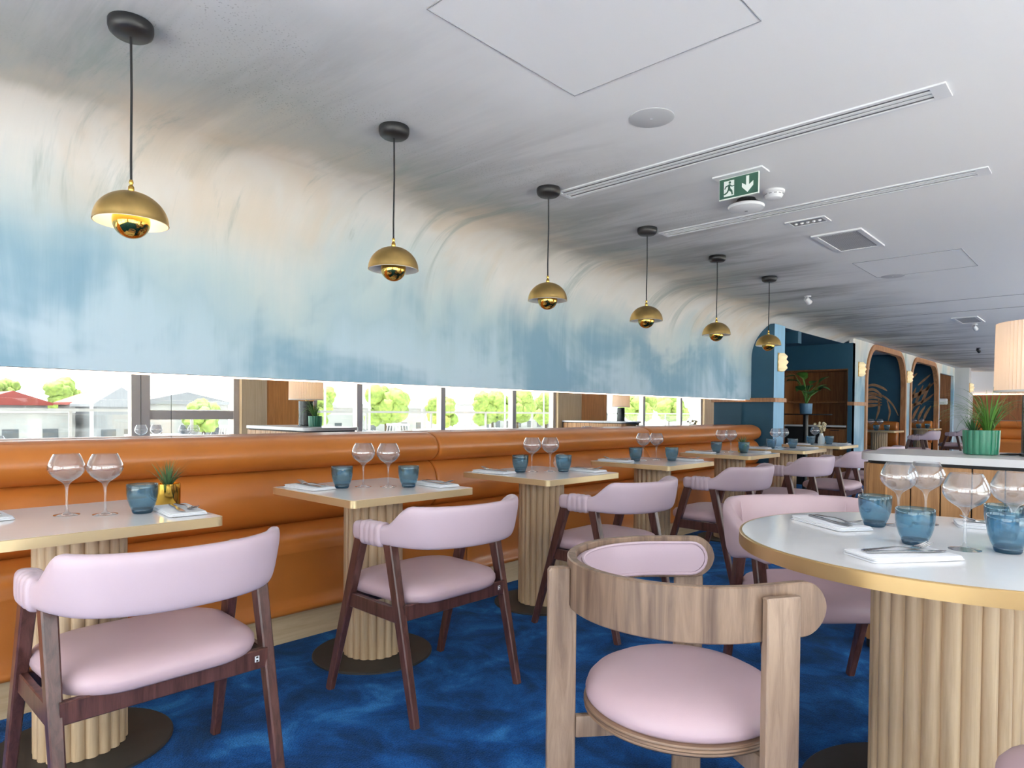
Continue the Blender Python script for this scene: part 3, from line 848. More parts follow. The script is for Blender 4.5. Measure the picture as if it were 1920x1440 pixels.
for a in (0, 110, -116):
    # rear board set edge-out and notched to hold the band, front boards flat against the outside of the arms
    half_ = math.radians(a); th = -PI / 2 + max(-A0, min(A0, half_)); px_, py_ = u_pos(half_, 0.0, Rb)
    Mx = Matrix.Translation((px_, py_, 0)) @ Matrix.Rotation(th, 4, 'Z')
    if a == 0:
        o_ = [(-.016, 0), (.054, 0), (.054, .712), (.048, .7195), (.010, .7205), (.0, .717), (.0, .628), (-.016, .606)]; hw = .0125
    else:
        o_ = [(-.003, 0), (.021, 0), (.021, .708), (.019, .716), (.004, .7165), (.0005, .712), (.0005, .62), (-.003, .61)]; hw = .041
    R = []
    for yy, f in ((-hw, .003), (-hw + .003, 0), (hw - .003, 0), (hw, .003)):
        R.append([(Rb + x + (f if x < .003 else -f), yy, z - (f if z > .7 else 0)) for x, z in o_])
    bm = NB(); loft(bm, R); bmesh.ops.transform(bm, matrix=Mx, verts=bm.verts[:]); obj('leg', bm, M['ash'], t, True, 25)
    bm = NB(); bx(bm, .02 if a == 0 else .05, Rb - (.017 if a == 0 else .004), -.011, .011, .298, .351, .003); bmesh.ops.transform(bm, matrix=Mx, verts=bm.verts[:]); obj('stretcher', bm, M['ash'], t, True, 25)
bm = NB(); lathe(bm, [(0, .352), (.236, .352), (.243, .358), (.2405, .362), (.2445, .366), (.242, .370), (.2445, .374), (.243, .378), (.236, .380), (0, .380)], 72); obj('seat_base', bm, M['ply'], t, True, 50)
bm = NB(); lathe(bm, [(0, .379), (.230, .379), (.239, .388), (.240, .400), (.234, .418), (.218, .435), (.185, .452), (.14, .464), (.09, .471), (.04, .4735), (0, .474)], 72); obj('seat_cushion', bm, M['seatpink'], t, True, 70)

# ------------------------------------------------------------------ table settings
def make_wine(label):
    t = thing('wine_glass', label, 'wine glass', group='wine glasses on the tables')
    outer = [(.0362, .198), (.0410, .189), (.0470, .176), (.0515, .164), (.0532, .155), (.0525, .147), (.0490, .138), (.0420, .128), (.0320, .1195), (.0220, .113), (.0130, .107), (.0075, .099), (.0050, .088), (.0038, .070), (.0034, .045), (.0040, .020), (.0060, .010), (.0140, .0055), (.0300, .0022), (.0370, .0012)]
    inner = [(.0240, .1172), (.0340, .1235), (.0440, .1330), (.0500, .1435), (.0515, .155), (.0500, .164), (.0455, .1755), (.0395, .1885), (.0350, .198)]
    bm = NB(); lathe(bm, [(0, .112), (.012, .1125)] + inner + [(.0356, .1985)] + outer[:16], 40); b = obj('bowl', bm, M['wine'], t, True, 60)
    bm = NB(); lathe(bm, outer[15:] + [(.0370, 0), (0, 0)], 40); obj('foot', bm, M['wine'], t, True, 60)
    return t
def make_tumbler(label):
    t = thing('tumbler', label, 'tumbler', group='blue tumblers on the tables')
    bm = NB(); lathe(bm, [(.0318, .012), (.0385, .026), (.0440, .045), (.0470, .066), (.0478, .084), (.0475, .0955), (.0465, .0968), (.0455, .0955), (.0456, .084), (.0446, .066), (.0415, .046), (.0360, .028), (.0300, .018), (0, .016)], 40); obj('wall', bm, M['tumbler'], t, True, 60)
    bm = NB(); lathe(bm, [(0, .0), (.028, .0), (.0305, .004), (.0322, .0125), (.0300, .0155), (0, .0150)], 40); obj('base', bm, M['tumbase'], t, True, 50)
    return t
def make_napkin(label):
    t = thing('folded_napkin', label, 'napkin', group='folded napkins on the tables')
    bm = NB()
    for k, (w, d, dx, z) in enumerate(((.245, .118, 0, .0), (.238, .114, .002, .0038), (.242, .110, -.002, .0076))):
        P = [(x + dx, y) for x, y in rrect(w, d, .010, 3)]
        R = []
        for f, zz in ((.97, 0), (1.0, .0012), (1.0, .0030), (.97, .0040)):
            R.append([(x * f, y * f, z + zz + .0006 * math.sin(14 * x + 5 * y + k)) for x, y in P])
        loft(bm, R)
    obj('cloth', bm, M['linen'], t, True, 50)
    return t
def make_fork(label):
    t = thing('fork', label, 'fork', group='forks on the napkins')
    bm = NB()
    path = [(-.095, .0015, .0045), (-.085, .003, .0055), (-.05, .0042, .0042), (0, .0068, .003), (.03, .005, .0035), (.045, .002, .006), (.058, .0015, .0115), (.066, .004, .013)]
    R = []
    for x, z, w in path: R.append([(x, -w, z), (x, w, z), (x, w, z + .0022), (x, -w, z + .0022)])
    loft(bm, R)
    for k in range(4):
        y = -.0108 + .0072 * k
        pt = [(.066, y, .005), (.080, y, .0075), (.095, y * .95, .0125), (.104, y * .9, .0165)]
        tube(bm, pt, [.0021, .002, .0017, .0010], 6)
    obj('body', bm, M['steel'], t, True, 50)
    return t
def make_knife(label):
    t = thing('knife', label, 'knife', group='knives on the napkins')
    bm = NB(); R = []
    for x, w0, w1, th in ((-.105, -.003, .003, .003), (-.098, -.0055, .0055, .0035), (-.04, -.0045, .0045, .0035), (0, -.0038, .0038, .003)): R.append([(x, w0, .001), (x, w1, .001), (x, w1, .001 + th), (x, w0, .001 + th)])
    loft(bm, R); obj('handle', bm, M['steel'], t, True, 40)
    bm = NB(); R = []
    for x, w0, w1, th in ((0, -.004, .004, .0022), (.02, -.008, .006, .0018), (.07, -.010, .006, .0016), (.095, -.007, .006, .0014), (.108, .002, .005, .0010)): R.append([(x, w0, .0015), (x, w1, .0015), (x, w1, .0015 + th), (x, w0, .0015 + th)])
    loft(bm, R); obj('blade', bm, M['steel'], t, True, 40)
    return t
TZ = .7512
PROTO = {}
def put(kind, label, x, y, z=TZ, rz=0.0, group=None, maker=None):
    if kind not in PROTO:
        o = PROTO[kind] = maker(label); o.location = (x, y, z); o.rotation_euler = (0, 0, rz)
        if group: o['group'] = group
        return o
    return dup(PROTO[kind], label, (x, y, z), rz, group)
def setting(x, y, rz, where, grp):
    c, s = math.cos(rz), math.sin(rz)
    put('nap', 'folded white napkin ' + where, x, y, TZ, rz, None, make_napkin)
    z = TZ + .0128
    fx, fy = -.004, .020; kx, ky = .004, -.008
    put('fork', 'steel fork lying on the napkin ' + where, x + c * fx - s * fy, y + s * fx + c * fy, z, rz + (PI if grp else 0) + .06, None, make_fork)
    put('knife', 'steel knife lying on the napkin ' + where, x + c * kx - s * ky, y + s * kx + c * ky, z, rz + (PI if grp else 0) - .05, None, make_knife)
WG = [((-.048, -.027), (.022, .064)), ((-.045, -.025), (.033, .056)), ((-.056, -.022), (.0, .076)), ((-.08, .0), (-.03, .10)), ((-.08, .0), (-.04, .103)), ((-.07, -.015), (-.03, .09)), ((-.07, .03), (-.09, .12))]
TU = [[(.07, .16)], [(-.07, -.12), (.10, .12)], [(-.085, -.09), (.065, .12)], [(-.08, -.10), (.075, .14)], [(-.08, -.10), (.10, .06)], [(-.07, -.12), (.05, .13)], [(-.07, -.10), (.07, .09)]]
for k in range(7):
    X, Y = TABS[k]; tn = 'the %s square table' % ORD[k] if k else 'the nearest square table'
    for q, nm in ((0, 'left'), (1, 'right')):
        dx, dy = WG[k][q]
        if k == 6 and q == 1: continue
        put('wine', '%s empty wine glass of the pair on %s' % (nm, tn) if k < 6 else 'empty wine glass beside the white vase on the seventh square table', X + dx, Y + dy, TZ, 0, None, make_wine)
    for q, (dx, dy) in enumerate(TU[k]):
        nm = 'blue glass tumbler in front of the gold plant pot on ' + tn if k == 0 else '%s blue glass tumbler on %s' % (('left', 'right')[q], tn)
        put('tumb', nm, X + dx, Y + dy, TZ, 0, None, make_tumbler)
    setting(X + .125, Y + .255, -.10, 'at the right end of ' + tn, 0)
    setting(X - .165, Y - .225, .04, 'at the left end of ' + tn, 1)
# round table
rx, ry = RT
for lab, x, y in (('empty wine glass at left of the round table, behind the tumblers', -.505, 2.335), ('empty wine glass overlapping behind the left glass on the round table', -.450, 2.434),
                  ('empty wine glass nearest the camera on the round table', -.289, 2.045), ('empty wine glass at the right edge of the round table', -.205, 2.20)):
    put('wine', lab, x, y, TZ)
for lab, x, y in (('blue tumbler at the left of the round table beside the far napkin', -.557, 2.275), ('blue tumbler at centre of the round table behind the near fork', -.40, 2.035), ('blue tumbler at the right edge, front of two, on the round table', -.203, 2.085), ('blue tumbler partly hidden behind the right tumbler on the round table', -.235, 2.30)):
    put('tumb', lab, x, y, TZ)
setting(-.665, 2.20, math.radians(-36), 'at the left of the round table', 0)
setting(-.385, 1.83, math.radians(52), 'at the front of the round table', 0)
setting(-.26, 2.52, math.radians(15), 'at the far side of the round table', 1)

# ------------------------------------------------------------------ plants
def blade(bm, base, az, length, lean, curl, width, n=8, droop=0.0):
    """curved tapering leaf ribbon with a keel"""
    d = Vector((math.cos(az), math.sin(az), 0)); side = Vector((-d.y, d.x, 0))
    p = Vector(base); ang = lean; R = []
    for i in range(n + 1):
        f = i / n
        w = width * (1 - f ** 1.6) * (.6 + .8 * min(1, f * 4) * .5)
        tdir = d * math.sin(ang) + Vector((0, 0, math.cos(ang)))
        nn = d * math.cos(ang) - Vector((0, 0, math.sin(ang)))
        w = max(w, .0004)
        R.append([p - side * w, p - nn * w * .35, p + side * w, p + nn * w * .12])
        p = p + tdir * (length / n); ang += curl / n + droop * f / n
    loft(bm, R)
def small_pot(label, x, y, z, r=.040, h=.072):
    t = thing('potted_plant', label, 'plant', (x, y, z), 0, 'small gold-potted plants')
    bm = NB(); lathe(bm, [(0, 0), (r * .93, 0), (r * .97, .003), (r, h), (r - .0035, h), (r - .006, .012), (0, .012)], 40); obj('pot', bm, M['goldpot'], t, True, 40)
    bm = NB(); lathe(bm, [(0, h - .010), (r - .005, h - .010), (r - .005, h - .02), (0, h - .02)], 24); obj('soil', bm, M['soil'], t)
    bm = NB()
    for k in range(46):
        a = random.uniform(0, 2 * PI); rr = random.uniform(0, .012); ln = random.uniform(.07, .115)
        blade(bm, (rr * math.cos(a), rr * math.sin(a), h - .012), a, ln, random.uniform(.05, .75), random.uniform(.1, .7), .0032, 7)
    obj('foliage', bm, M['airleaf'], t); return t
small_pot('spiky green plant in a gold pot on the nearest square table', -2.535, .897, TZ, .043, .076)
sp5 = small_pot('small green plant in a gold pot on the fifth square table', -2.48, 5.72, TZ)
# glass ball on table three
t = thing('glass_globe', 'clear round glass globe behind the right tumbler on the third table', 'glass globe', (TABS[2][0] - .03, TABS[2][1] + .215, TZ))
bm = NB(); P = [(.047 * math.sin(PI * k / 16), .050 - .047 * math.cos(PI * k / 16)) for k in range(2, 15)]
lathe(bm, [(0, .0), (.02, .0), (.022, .003)] + P[0:] + [(.012, .097)], 32); obj('globe', bm, M['wine'], t, True, 70)
# vase with dried flowers
t = thing('flower_vase', 'white vase of dried flowers on the farthest square table', 'vase', (TABS[6][0] - .02, TABS[6][1] + .10, TZ))
bm = NB(); lathe(bm, [(0, 0), (.032, 0), (.038, .02), (.036, .07), (.022, .10), (.018, .12), (.022, .125), (.016, .12), (.014, .10), (0, .09)], 28); obj('vase', bm, M['whitevase'], t)
bm = NB(); fl = NB()
for k in range(16):
    a = random.uniform(0, 2 * PI); l = random.uniform(.05, .13); s = random.uniform(.2, .75)
    e = (math.cos(a) * l * s, math.sin(a) * l * s, .11 + l)
    tube(bm, [(0, 0, .10), (e[0] * .4, e[1] * .4, .11 + l * .55), e], .0014, 5)
    for q in range(4):
        r = bmesh.ops.create_icosphere(fl, subdivisions=1, radius=random.uniform(.008, .014)); bmesh.ops.translate(fl, vec=Vector(e) + Vector((random.uniform(-.012, .012), random.uniform(-.012, .012), random.uniform(-.01, .012))), verts=r['verts'])
obj('stems', bm, M['dryflower'], t); obj('flowers', fl, M['dryflower'], t)

# ------------------------------------------------------------------ counters with lamps
def rounded_left(x0, x1, y0, y1, r, n=8):
    P = [(x1, y0), (x1, y1)]
    for k in range(n + 1):
        a = PI / 2 + PI / 2 * k / n; P.append((x0 + r + r * math.cos(a), y1 - r + r * math.sin(a)))
    for k in range(n + 1):
        a = PI + PI / 2 * k / n; P.append((x0 + r + r * math.cos(a), y0 + r + r * math.sin(a)))
    return P
def make_counter(label, y0, y1, x0, x1):
    t = thing('service_counter', label, 'counter', (0, 0, 0))
    bm = NB(); prism(bm, rounded_left(x0, x1, y0, y1, .12), .888, .920); obj('worktop', bm, M['worktop'], t, True, 30)
    bm = NB(); prism(bm, rounded_left(x0 + .03, x1, y0 + .03, y1 - .03, .11), 0, .875); obj('carcass', bm, M['matblack'], t, True, 30)
    bm = NB(); prism(bm, rounded_left(x0 + .025, x1, y0 + .025, y1 - .025, .11), .872, .888); obj('shadow_gap', bm, M['matblack'], t, True, 30)
    k = 0; x = x0 + .115
    while x < x1 - .05:
        bm = NB(); bx(bm, x, min(x + .108, x1), y0 + .012, y0 + .032, .05, .873, .002); obj('slat', bm, M['slat'], t, False); x += .113; k += 1
    x = x0 + .14
    while x < x1 - .05:
        bm = NB(); bx(bm, x, min(x + .108, x1), y1 - .032, y1 - .012, .05, .873, .002); obj('slat', bm, M['slat'], t, False); x += .113
    for k in range(2):
        th = math.radians(247 - 45 * k); r = .120; cx, cy = x0 + .140, y0 + .140
        bm = NB(); box(bm, (cx + r * math.cos(th), cy + r * math.sin(th), .4615), (.018, .084, .823), .002, 1, th); obj('slat', bm, M['slat'], t, False)
    y = y0 + .135
    while y < y1 - .15:
        bm = NB(); bx(bm, x0 + .012, x0 + .032, y, y + .108, .05, .873, .002); obj('slat', bm, M['slat'], t, False); y += .113
    return t
make_counter('white-topped service counter clad in oak slats behind the round table', 3.34, 3.96, -.905, .42)
make_counter('second white-topped slatted counter by the far window pier, seen in the mirror', 10.9, 11.5, .35, 1.96)
def make_lamp(label, x, y, z, power):
    t = thing('table_lamp', label, 'table lamp', (x, y, z))
    bm = NB(); lathe(bm, [(0, 0), (.085, 0), (.085, .012), (.078, .016), (.078, .27), (0, .27)], 32); obj('lamp_base', bm, M['marble'], t, True, 40)
    bm = NB(); tube(bm, [(0, 0, .27), (0, 0, .36)], .008, 10); obj('stem', bm, M['brass'], t)
    R = []; n = 132
    def ring(r0, zz, amp=.0032): return [((r0 + (amp if k % 2 else -amp)) * math.cos(2 * PI * k / n), (r0 + (amp if k % 2 else -amp)) * math.sin(2 * PI * k / n), zz) for k in range(n)]
    bm = NB(); loft(bm, [ring(.168, .292), ring(.178, .285), ring(.177, .44), ring(.175, .59), ring(.166, .584)], cap=False); obj('lamp_shade', bm, M['shade'], t, False)
    bm = NB(); tube(bm, [(-.075, -.02, .006), (-.11, -.05, .005), (-.15, -.02, .005), (-.13, .05, .005), (-.05, .12, .005), (.1, .16, .005)], .0028, 6); obj('cord', bm, M['matblack'], t)
    bm = NB(); lathe(bm, [(.179, .283), (.1815, .283), (.1815, .292), (.179, .292)], 64, closed=True); obj('shade_trim', bm, M['offwhite'], t)
    bm = NB(); lathe(bm, [(0, .05), (.02, .045), (.032, .02), (.028, -.01), (.015, -.03), (0, -.035)], 20, (0, 0, .42)); obj('bulb', bm, emis('lamp_bulb', (255, 226, 196), power), t)
    return t
make_lamp('table lamp with pleated cream shade and black marble base on the counter', -.243, 3.69, .920, 15.0)
make_lamp('second pleated table lamp on the far counter, seen only in the mirror', .75, 11.3, .920, 15.0)
t = thing('planter', 'ribbed green planter with grassy leaves on the white counter', 'plant', (-.465, 3.67, .920))
bm = NB()
n = 96
def pring(r0, z, rib=.004):
    return [((r0 + rib * abs(math.sin(PI * 16 * k / n))) * math.cos(2 * PI * k / n), (r0 + rib * abs(math.sin(PI * 16 * k / n))) * math.sin(2 * PI * k / n), z) for k in range(n)]
loft(bm, [pring(.055, 0), pring(.063, .004), pring(.0665, .05), pring(.068, .112), pring(.062, .112, 0), pring(.060, .07, 0)]); obj('pot', bm, M['greenpot'], t, True, 25)
bm = NB(); lathe(bm, [(0, .104), (.064, .102), (.064, .09), (0, .09)], 32); obj('soil', bm, M['soil'], t)
bm = NB()
for k in range(46):
    a = random.uniform(0, 2 * PI); b = (.028 + .008 * math.cos(a), .0 + .008 * math.sin(a), .10)
    blade(bm, b, a, random.uniform(.12, .22), random.uniform(.05, .5), random.uniform(.2, 1.0), .0035, 9)
obj('foliage', bm, M['leaf'], t)
bm = NB()
for k in range(44):
    a = random.uniform(.9, 5.2); b = (.022 + .01 * math.cos(a), .01 * math.sin(a), .10)
    blade(bm, b, a, random.uniform(.24, .40), random.uniform(.05, .5), random.uniform(1.4, 2.9), .0026, 14)
obj('trailing_leaves', bm, M['leaf'], t)
bm = NB()
for k in range(36):
    a = random.uniform(0, 2 * PI); b = (-.03 + .012 * math.cos(a), .012 * math.sin(a), .10)
    blade(bm, b, a, random.uniform(.05, .11), random.uniform(.1, .7), random.uniform(.1, .6), .0028, 6)
obj('low_foliage', bm, M['leafdark'], t)
for i, (x, y) in enumerate(((1.15, 11.25), (1.3, 11.3))): pass

# ------------------------------------------------------------------ ceiling fittings
def ceil_slot(label, x0, x1, ya, yb):
    t = thing('slot_diffuser', label, 'air diffuser', (0, 0, HC), 0, 'long white slot diffusers in the ceiling')
    bm = NB(); w = yb - ya
    y0, y1 = ya + w * .14, yb - w * .14
    bx(bm, x0, x1, ya, y0, -.006, 0); bx(bm, x0, x1, y1, yb, -.006, 0); bx(bm, x0, x0 + .02, y0, y1, -.0058, 0); bx(bm, x1 - .05, x1, y0, y1, -.0058, 0)
    obj('frame', bm, M['white'], t, False)
    bm = NB(); bx(bm, x0 + .02, x1 - .05, y0, y1, -.001, 0); obj('dark_slot', bm, M['slotgrey'], t, False)
    for k in range(2):
        y = y0 + (y1 - y0) * (k + 1) / 3
        bm = NB(); bx(bm, x0 + .02, x1 - .05, y - w * .06, y + w * .06, -.0055, -.001); obj('blade', bm, M['white'], t, False)
    return t
ceil_slot('long three-slot ceiling diffuser nearer the camera', -2.135, -.45, 2.615, 2.74)
ceil_slot('long three-slot ceiling diffuser behind the exit sign', -2.13, -.455, 3.625, 3.74)
def hatch(label, x0, x1, y0, y1):
    t = thing('access_hatch', label, 'ceiling hatch', (0, 0, HC), 0, 'flush access hatches in the ceiling')
    bm = NB(); bx(bm, x0 + .003, x1 - .003, y0 + .003, y1 - .003, -.0015, 0); obj('panel', bm, M['hatchwhite'], t, False)
    bm = NB()
    for a, b, c, d in ((x0, x1, y0, y0 + .003), (x0, x1, y1 - .003, y1), (x0, x0 + .003, y0 + .003, y1 - .003), (x1 - .003, x1, y0 + .003, y1 - .003)): bx(bm, a, b, c, d, -.003, 0)
    obj('edge_trim', bm, M['greyplastic'], t, False)
hatch('large flush access hatch in the ceiling at the top of the picture', -1.44, -.77, 1.187, 1.865)
hatch('flush access hatch in the ceiling beyond the air grille', -1.48, -.80, 5.30, 5.98)
def speaker(label, x, y, r=.085):
    t = thing('ceiling_speaker', label, 'speaker', (x, y, HC), 0, 'round white ceiling speakers')
    bm = NB(); lathe(bm, [(0, -.004), (r * .93, -.004), (r, -.002), (r, 0), (0, 0)], 48); obj('grille', bm, mat('speaker_grille', (190, 190, 192), .6), t, True, 30)
    bm = NB(); lathe(bm, [(0, -.006), (.006, -.005), (.006, -.004), (0, -.003)], 12); obj('logo_stud', bm, M['white'], t)
speaker('round white ceiling speaker nearer the camera, left of the first slot', -1.328, 2.20)
speaker('round white ceiling speaker far along, beyond the air grille', -1.37, 6.0)
# exit sign
t = thing('exit_sign', 'green exit sign with running man and down arrow hanging from the ceiling', 'exit sign', (-1.33, 2.99, HC))
bm = NB(); bx(bm, -.115, .125, -.045, .045, -.008, 0, .002); obj('ceiling_plate', bm, M['white'], t, False)
bm = NB(); bx(bm, -.096, .094, -.005, .005, -.108, -.008); sg = obj('sign_panel', bm, M['signwhite'], t, False)
bm = NB(); bx(bm, -.094, .092, -.0064, -.005, -.103, -.011); obj('green_face', bm, M['signgreen'], sg, False)
def flat(bm, pts, y0, y1):
    loft(bm, [[(x, y0, z) for x, z in pts], [(x, y1, z) for x, z in pts]])
bm = NB(); flat(bm, [(-.072, -.094), (-.022, -.094), (-.022, -.022), (-.072, -.022)], -.0072, -.0064); obj('doorway_symbol', bm, M['signwhite'], sg, False)
bm = NB(); flat(bm, [(.036, -.018), (.050, -.018), (.050, -.060), (.070, -.046), (.070, -.066), (.043, -.094), (.016, -.066), (.016, -.046), (.036, -.060)], -.0072, -.0064); obj('arrow_symbol', bm, M['signwhite'], sg, False)
bm = NB()
for pts in ([(-.050, -.040), (-.040, -.038), (-.040, -.060), (-.052, -.062)],                       # torso
            [(-.052, -.060), (-.040, -.058), (-.030, -.070), (-.027, -.088), (-.033, -.090), (-.037, -.076), (-.050, -.066)],   # front leg
            [(-.052, -.062), (-.045, -.064), (-.052, -.078), (-.066, -.086), (-.080, -.084), (-.080, -.079), (-.068, -.079), (-.058, -.074)],   # rear leg
            [(-.050, -.041), (-.064, -.046), (-.070, -.058), (-.066, -.060), (-.060, -.050), (-.049, -.047)],   # rear arm
            [(-.042, -.040), (-.031, -.048), (-.020, -.047), (-.020, -.051), (-.033, -.053), (-.042, -.047)]):  # front arm
    flat(bm, pts, -.0080, -.0072)
flat(bm, [(-.043 + .006 * math.cos(2 * PI * k / 14), -.031 + .006 * math.sin(2 * PI * k / 14)) for k in range(14)], -.0080, -.0072)
obj('running_man_symbol', bm, M['signgreen'], sg, False)
# wifi access point
t = thing('wireless_access_point', 'white disc-shaped wireless access point below the exit sign', 'access point', (-1.455, 3.36, HC))
bm = NB(); lathe(bm, [(0, 0), (.045, 0), (.05, -.012), (.082, -.030), (.086, -.036), (0, -.036)], 40); obj('black_mount', bm, M['matblack'], t, True, 35)
bm = NB(); lathe(bm, [(0, -.034), (.088, -.034), (.092, -.040), (.088, -.050), (.06, -.060), (0, -.064)], 48); obj('disc_body', bm, M['white'], t, True, 35)
bm = NB(); lathe(bm, [(0, -.0655), (.008, -.065), (.008, -.063), (0, -.062)], 12); obj('indicator', bm, M['greyplastic'], t)
t = thing('smoke_detector', 'small white smoke detector beside the exit sign', 'smoke detector', (-1.30, 3.33, HC))
bm = NB(); lathe(bm, [(0, 0), (.052, 0), (.052, -.010), (.047, -.014), (0, -.014)], 36); obj('base', bm, M['white'], t, True, 35)
bm = NB(); lathe(bm, [(0, -.014), (.044, -.014), (.046, -.020), (.044, -.026), (.036, -.038), (.024, -.042), (0, -.043)], 36); obj('sensor_head', bm, M['white'], t, True, 35)
bm = NB()
for k in range(12):
    a = 2 * PI * k / 12; box(bm, (.0455 * math.cos(a), .0455 * math.sin(a), -.0205), (.003, .014, .004), 0, 1, a)
obj('vent_slots', bm, M['greyplastic'], t, False)
t = thing('emergency_light', 'small recessed emergency light with clear lenses in the ceiling', 'emergency light', (-1.355, 3.985, HC))
bm = NB()
for a, b, c, d in ((-.11, .11, -.065, -.05), (-.11, .11, .05, .065), (-.11, -.09, -.05, .05), (.09, .11, -.05, .05)): bx(bm, a, b, c, d, -.006, 0)
obj('frame', bm, M['white'], t, False)
bm = NB(); bx(bm, -.09, .09, -.05, .05, -.003, 0); obj('reflector', bm, M['greyplastic'], t, False)
for k in range(5):
    bm = NB(); lathe(bm, [(0, -.012), (.007, -.010), (.010, -.003), (0, -.003)], 14, (-.066 + .033 * k, 0, 0)); obj('lens', bm, M['white'], t)
def grille(label, x0, x1, y0, y1):
    t = thing('air_grille', label, 'air grille', (0, 0, HC), 0, 'square perforated air grilles')
    bm = NB(); w = .03
    for a, b, c, d in ((x0, x1, y0, y0 + w), (x0, x1, y1 - w, y1), (x0, x0 + w, y0 + w, y1 - w), (x1 - w, x1, y0 + w, y1 - w)): bx(bm, a, b, c, d, -.010, 0)
    obj('frame', bm, M['white'], t, False)
    m_ = bpy.data.materials.get('perforated_plate')
    if not m_:
        m_ = bpy.data.materials.new('perforated_plate'); m_.use_nodes = True
        N = m_.node_tree.nodes; L = m_.node_tree.links; p = N['Principled BSDF']; p.inputs['Roughness'].default_value = .5
        tc = N.new('ShaderNodeTexCoord'); ck = N.new('ShaderNodeTexChecker'); ck.inputs['Scale'].default_value = 100
        ck.inputs['Color1'].default_value = sl((196, 196, 198)); ck.inputs['Color2'].default_value = sl((130, 130, 132))
        L.new(tc.outputs['Object'], ck.inputs['Vector']); L.new(ck.outputs['Color'], p.inputs['Base Color'])
    bm = NB(); bx(bm, x0 + w, x1 - w, y0 + w, y1 - w, -.005, 0); obj('perforated_face', bm, m_, t, False)
grille('square perforated air grille in the ceiling beside the emergency light', -1.45, -1.16, 4.32, 4.86)
grille('square air grille far along the ceiling near the lampshade', -1.45, -1.20, 9.0, 9.6)
def spot(label, x, y, m):
    t = thing('ceiling_spotlight', label, 'spotlight', (x, y, HC), 0, 'small ceiling spotlights')
    bm = NB(); lathe(bm, [(0, 0), (.03, 0), (.03, -.01), (0, -.012)], 20); obj('base', bm, m, t)
    bm = NB(); tube(bm, [(0, 0, -.01), (0, 0, -.03)], .006, 8); tube(bm, [(-.01, -.02, -.025), (.012, .025, -.065)], [.022, .026], 16); obj('head', bm, m, t)
spot('small white ceiling spotlight beside the sixth pendant', -2.2, 6.5, M['white'])
spot('small white ceiling spotlight below the far air grille', -1.33, 9.8, M['white'])
spot('black ceiling spotlight farthest along, near the lampshade', -1.75, 13.3, M['matblack'])
bm = NB(); bx(bm, -2.2, 1.9, 7.63, 7.642, -.003, 0); o = obj('trim_5', bm, M['greyplastic'], None, False); o.location = (0, 0, HC); o['kind'] = 'structure'
bm = NB(); bx(bm, -2.4, 1.9, 8.50, 8.512, -.003, 0); o = obj('trim_6', bm, M['greyplastic'], None, False); o.location = (0, 0, HC); o['kind'] = 'structure'

# ------------------------------------------------------------------ alcove
t = thing('recessed_cabinet', 'wood-lined recessed cabinet with shelf and white counter in the teal alcove', 'cabinet', (0, 10.5, 0))
bm = NB(); bx(bm, -3.90, -2.96, .38, .43, 0, 1.775); bx(bm, -3.90, -3.88, .02, .38, 0, 1.775); bx(bm, -2.98, -2.96, .02, .38, 0, 1.775); bx(bm, -3.9, -2.96, .02, .38, 1.755, 1.775); obj('lining', bm, M['brownwood'], t, False)
bm = NB(); bx(bm, -3.88, -2.98, .10, .38, 1.27, 1.30); obj('shelf', bm, M['brownwood'], t, False)
bm = NB(); bx(bm, -3.88, -2.98, .0, .38, .905, .930); obj('worktop', bm, M['worktop'], t, False)
bm = NB(); bx(bm, -3.88, -3.32, .04, .38, .0, .905); obj('appliance_front', bm, M['matblack'], t, False)
for k in range(3):
    bm = NB(); bx(bm, -3.30, -2.98, .03, .38, .04 + .29 * k, .30 + .29 * k, .003); d = obj('drawer', bm, M['brownwood'], t, False)
    bm = NB(); bx(bm, -3.2, -3.08, .015, .03, .27 + .29 * k, .285 + .29 * k); obj('handle', bm, M['black'], d, False)
BT_ = (-3.13, 9.25)
t = thing('bar_table', 'tall black bistro table holding a plant in front of the teal alcove', 'table', (*BT_, 0))
bm = NB(); lathe(bm, [(0, 0), (.22, 0), (.22, .012), (.03, .018), (.03, .03), (0, .03)], 40); obj('base', bm, M['black'], t, True, 30)
bm = NB(); tube(bm, [(0, 0, .02), (0, 0, 1.085)], .032, 20); obj('column', bm, M['black'], t)
bm = NB(); lathe(bm, [(0, 1.085), (.32, 1.085), (.325, 1.092), (.32, 1.10), (0, 1.10)], 56); obj('tabletop', bm, M['black'], t, True, 30)
t = thing('leafy_plant', 'broad-leaved plant in a blue-grey pot on the tall black table', 'plant', (BT_[0], BT_[1], 1.10))
bm = NB(); lathe(bm, [(0, 0), (.070, 0), (.076, .01), (.082, .14), (.076, .14), (.070, .02), (0, .02)], 32); obj('pot', bm, M['bluepot'], t, True, 40)
bm = NB(); lathe(bm, [(0, .125), (.075, .122), (.075, .11), (0, .11)], 24); obj('soil', bm, M['soil'], t)
st, lf, l2 = NB(), NB(), NB()
def leaf(bm, c, az, tilt, L, W):
    d = Vector((math.cos(az), math.sin(az), 0)); s = Vector((-d.y, d.x, 0)); up = Vector((0, 0, 1)); R = []
    n = 8
    for i in range(n + 1):
        f = i / n; w = W * math.sin(PI * min(1, f ** .7)) + .001
        p = Vector(c) + d * (L * f * math.cos(tilt)) + up * (L * f * math.sin(tilt) - .25 * L * f * f)
        R.append([p - s * w + up * w * .25, p + up * .001, p + s * w + up * w * .25, p - up * .001])
    loft(bm, R)
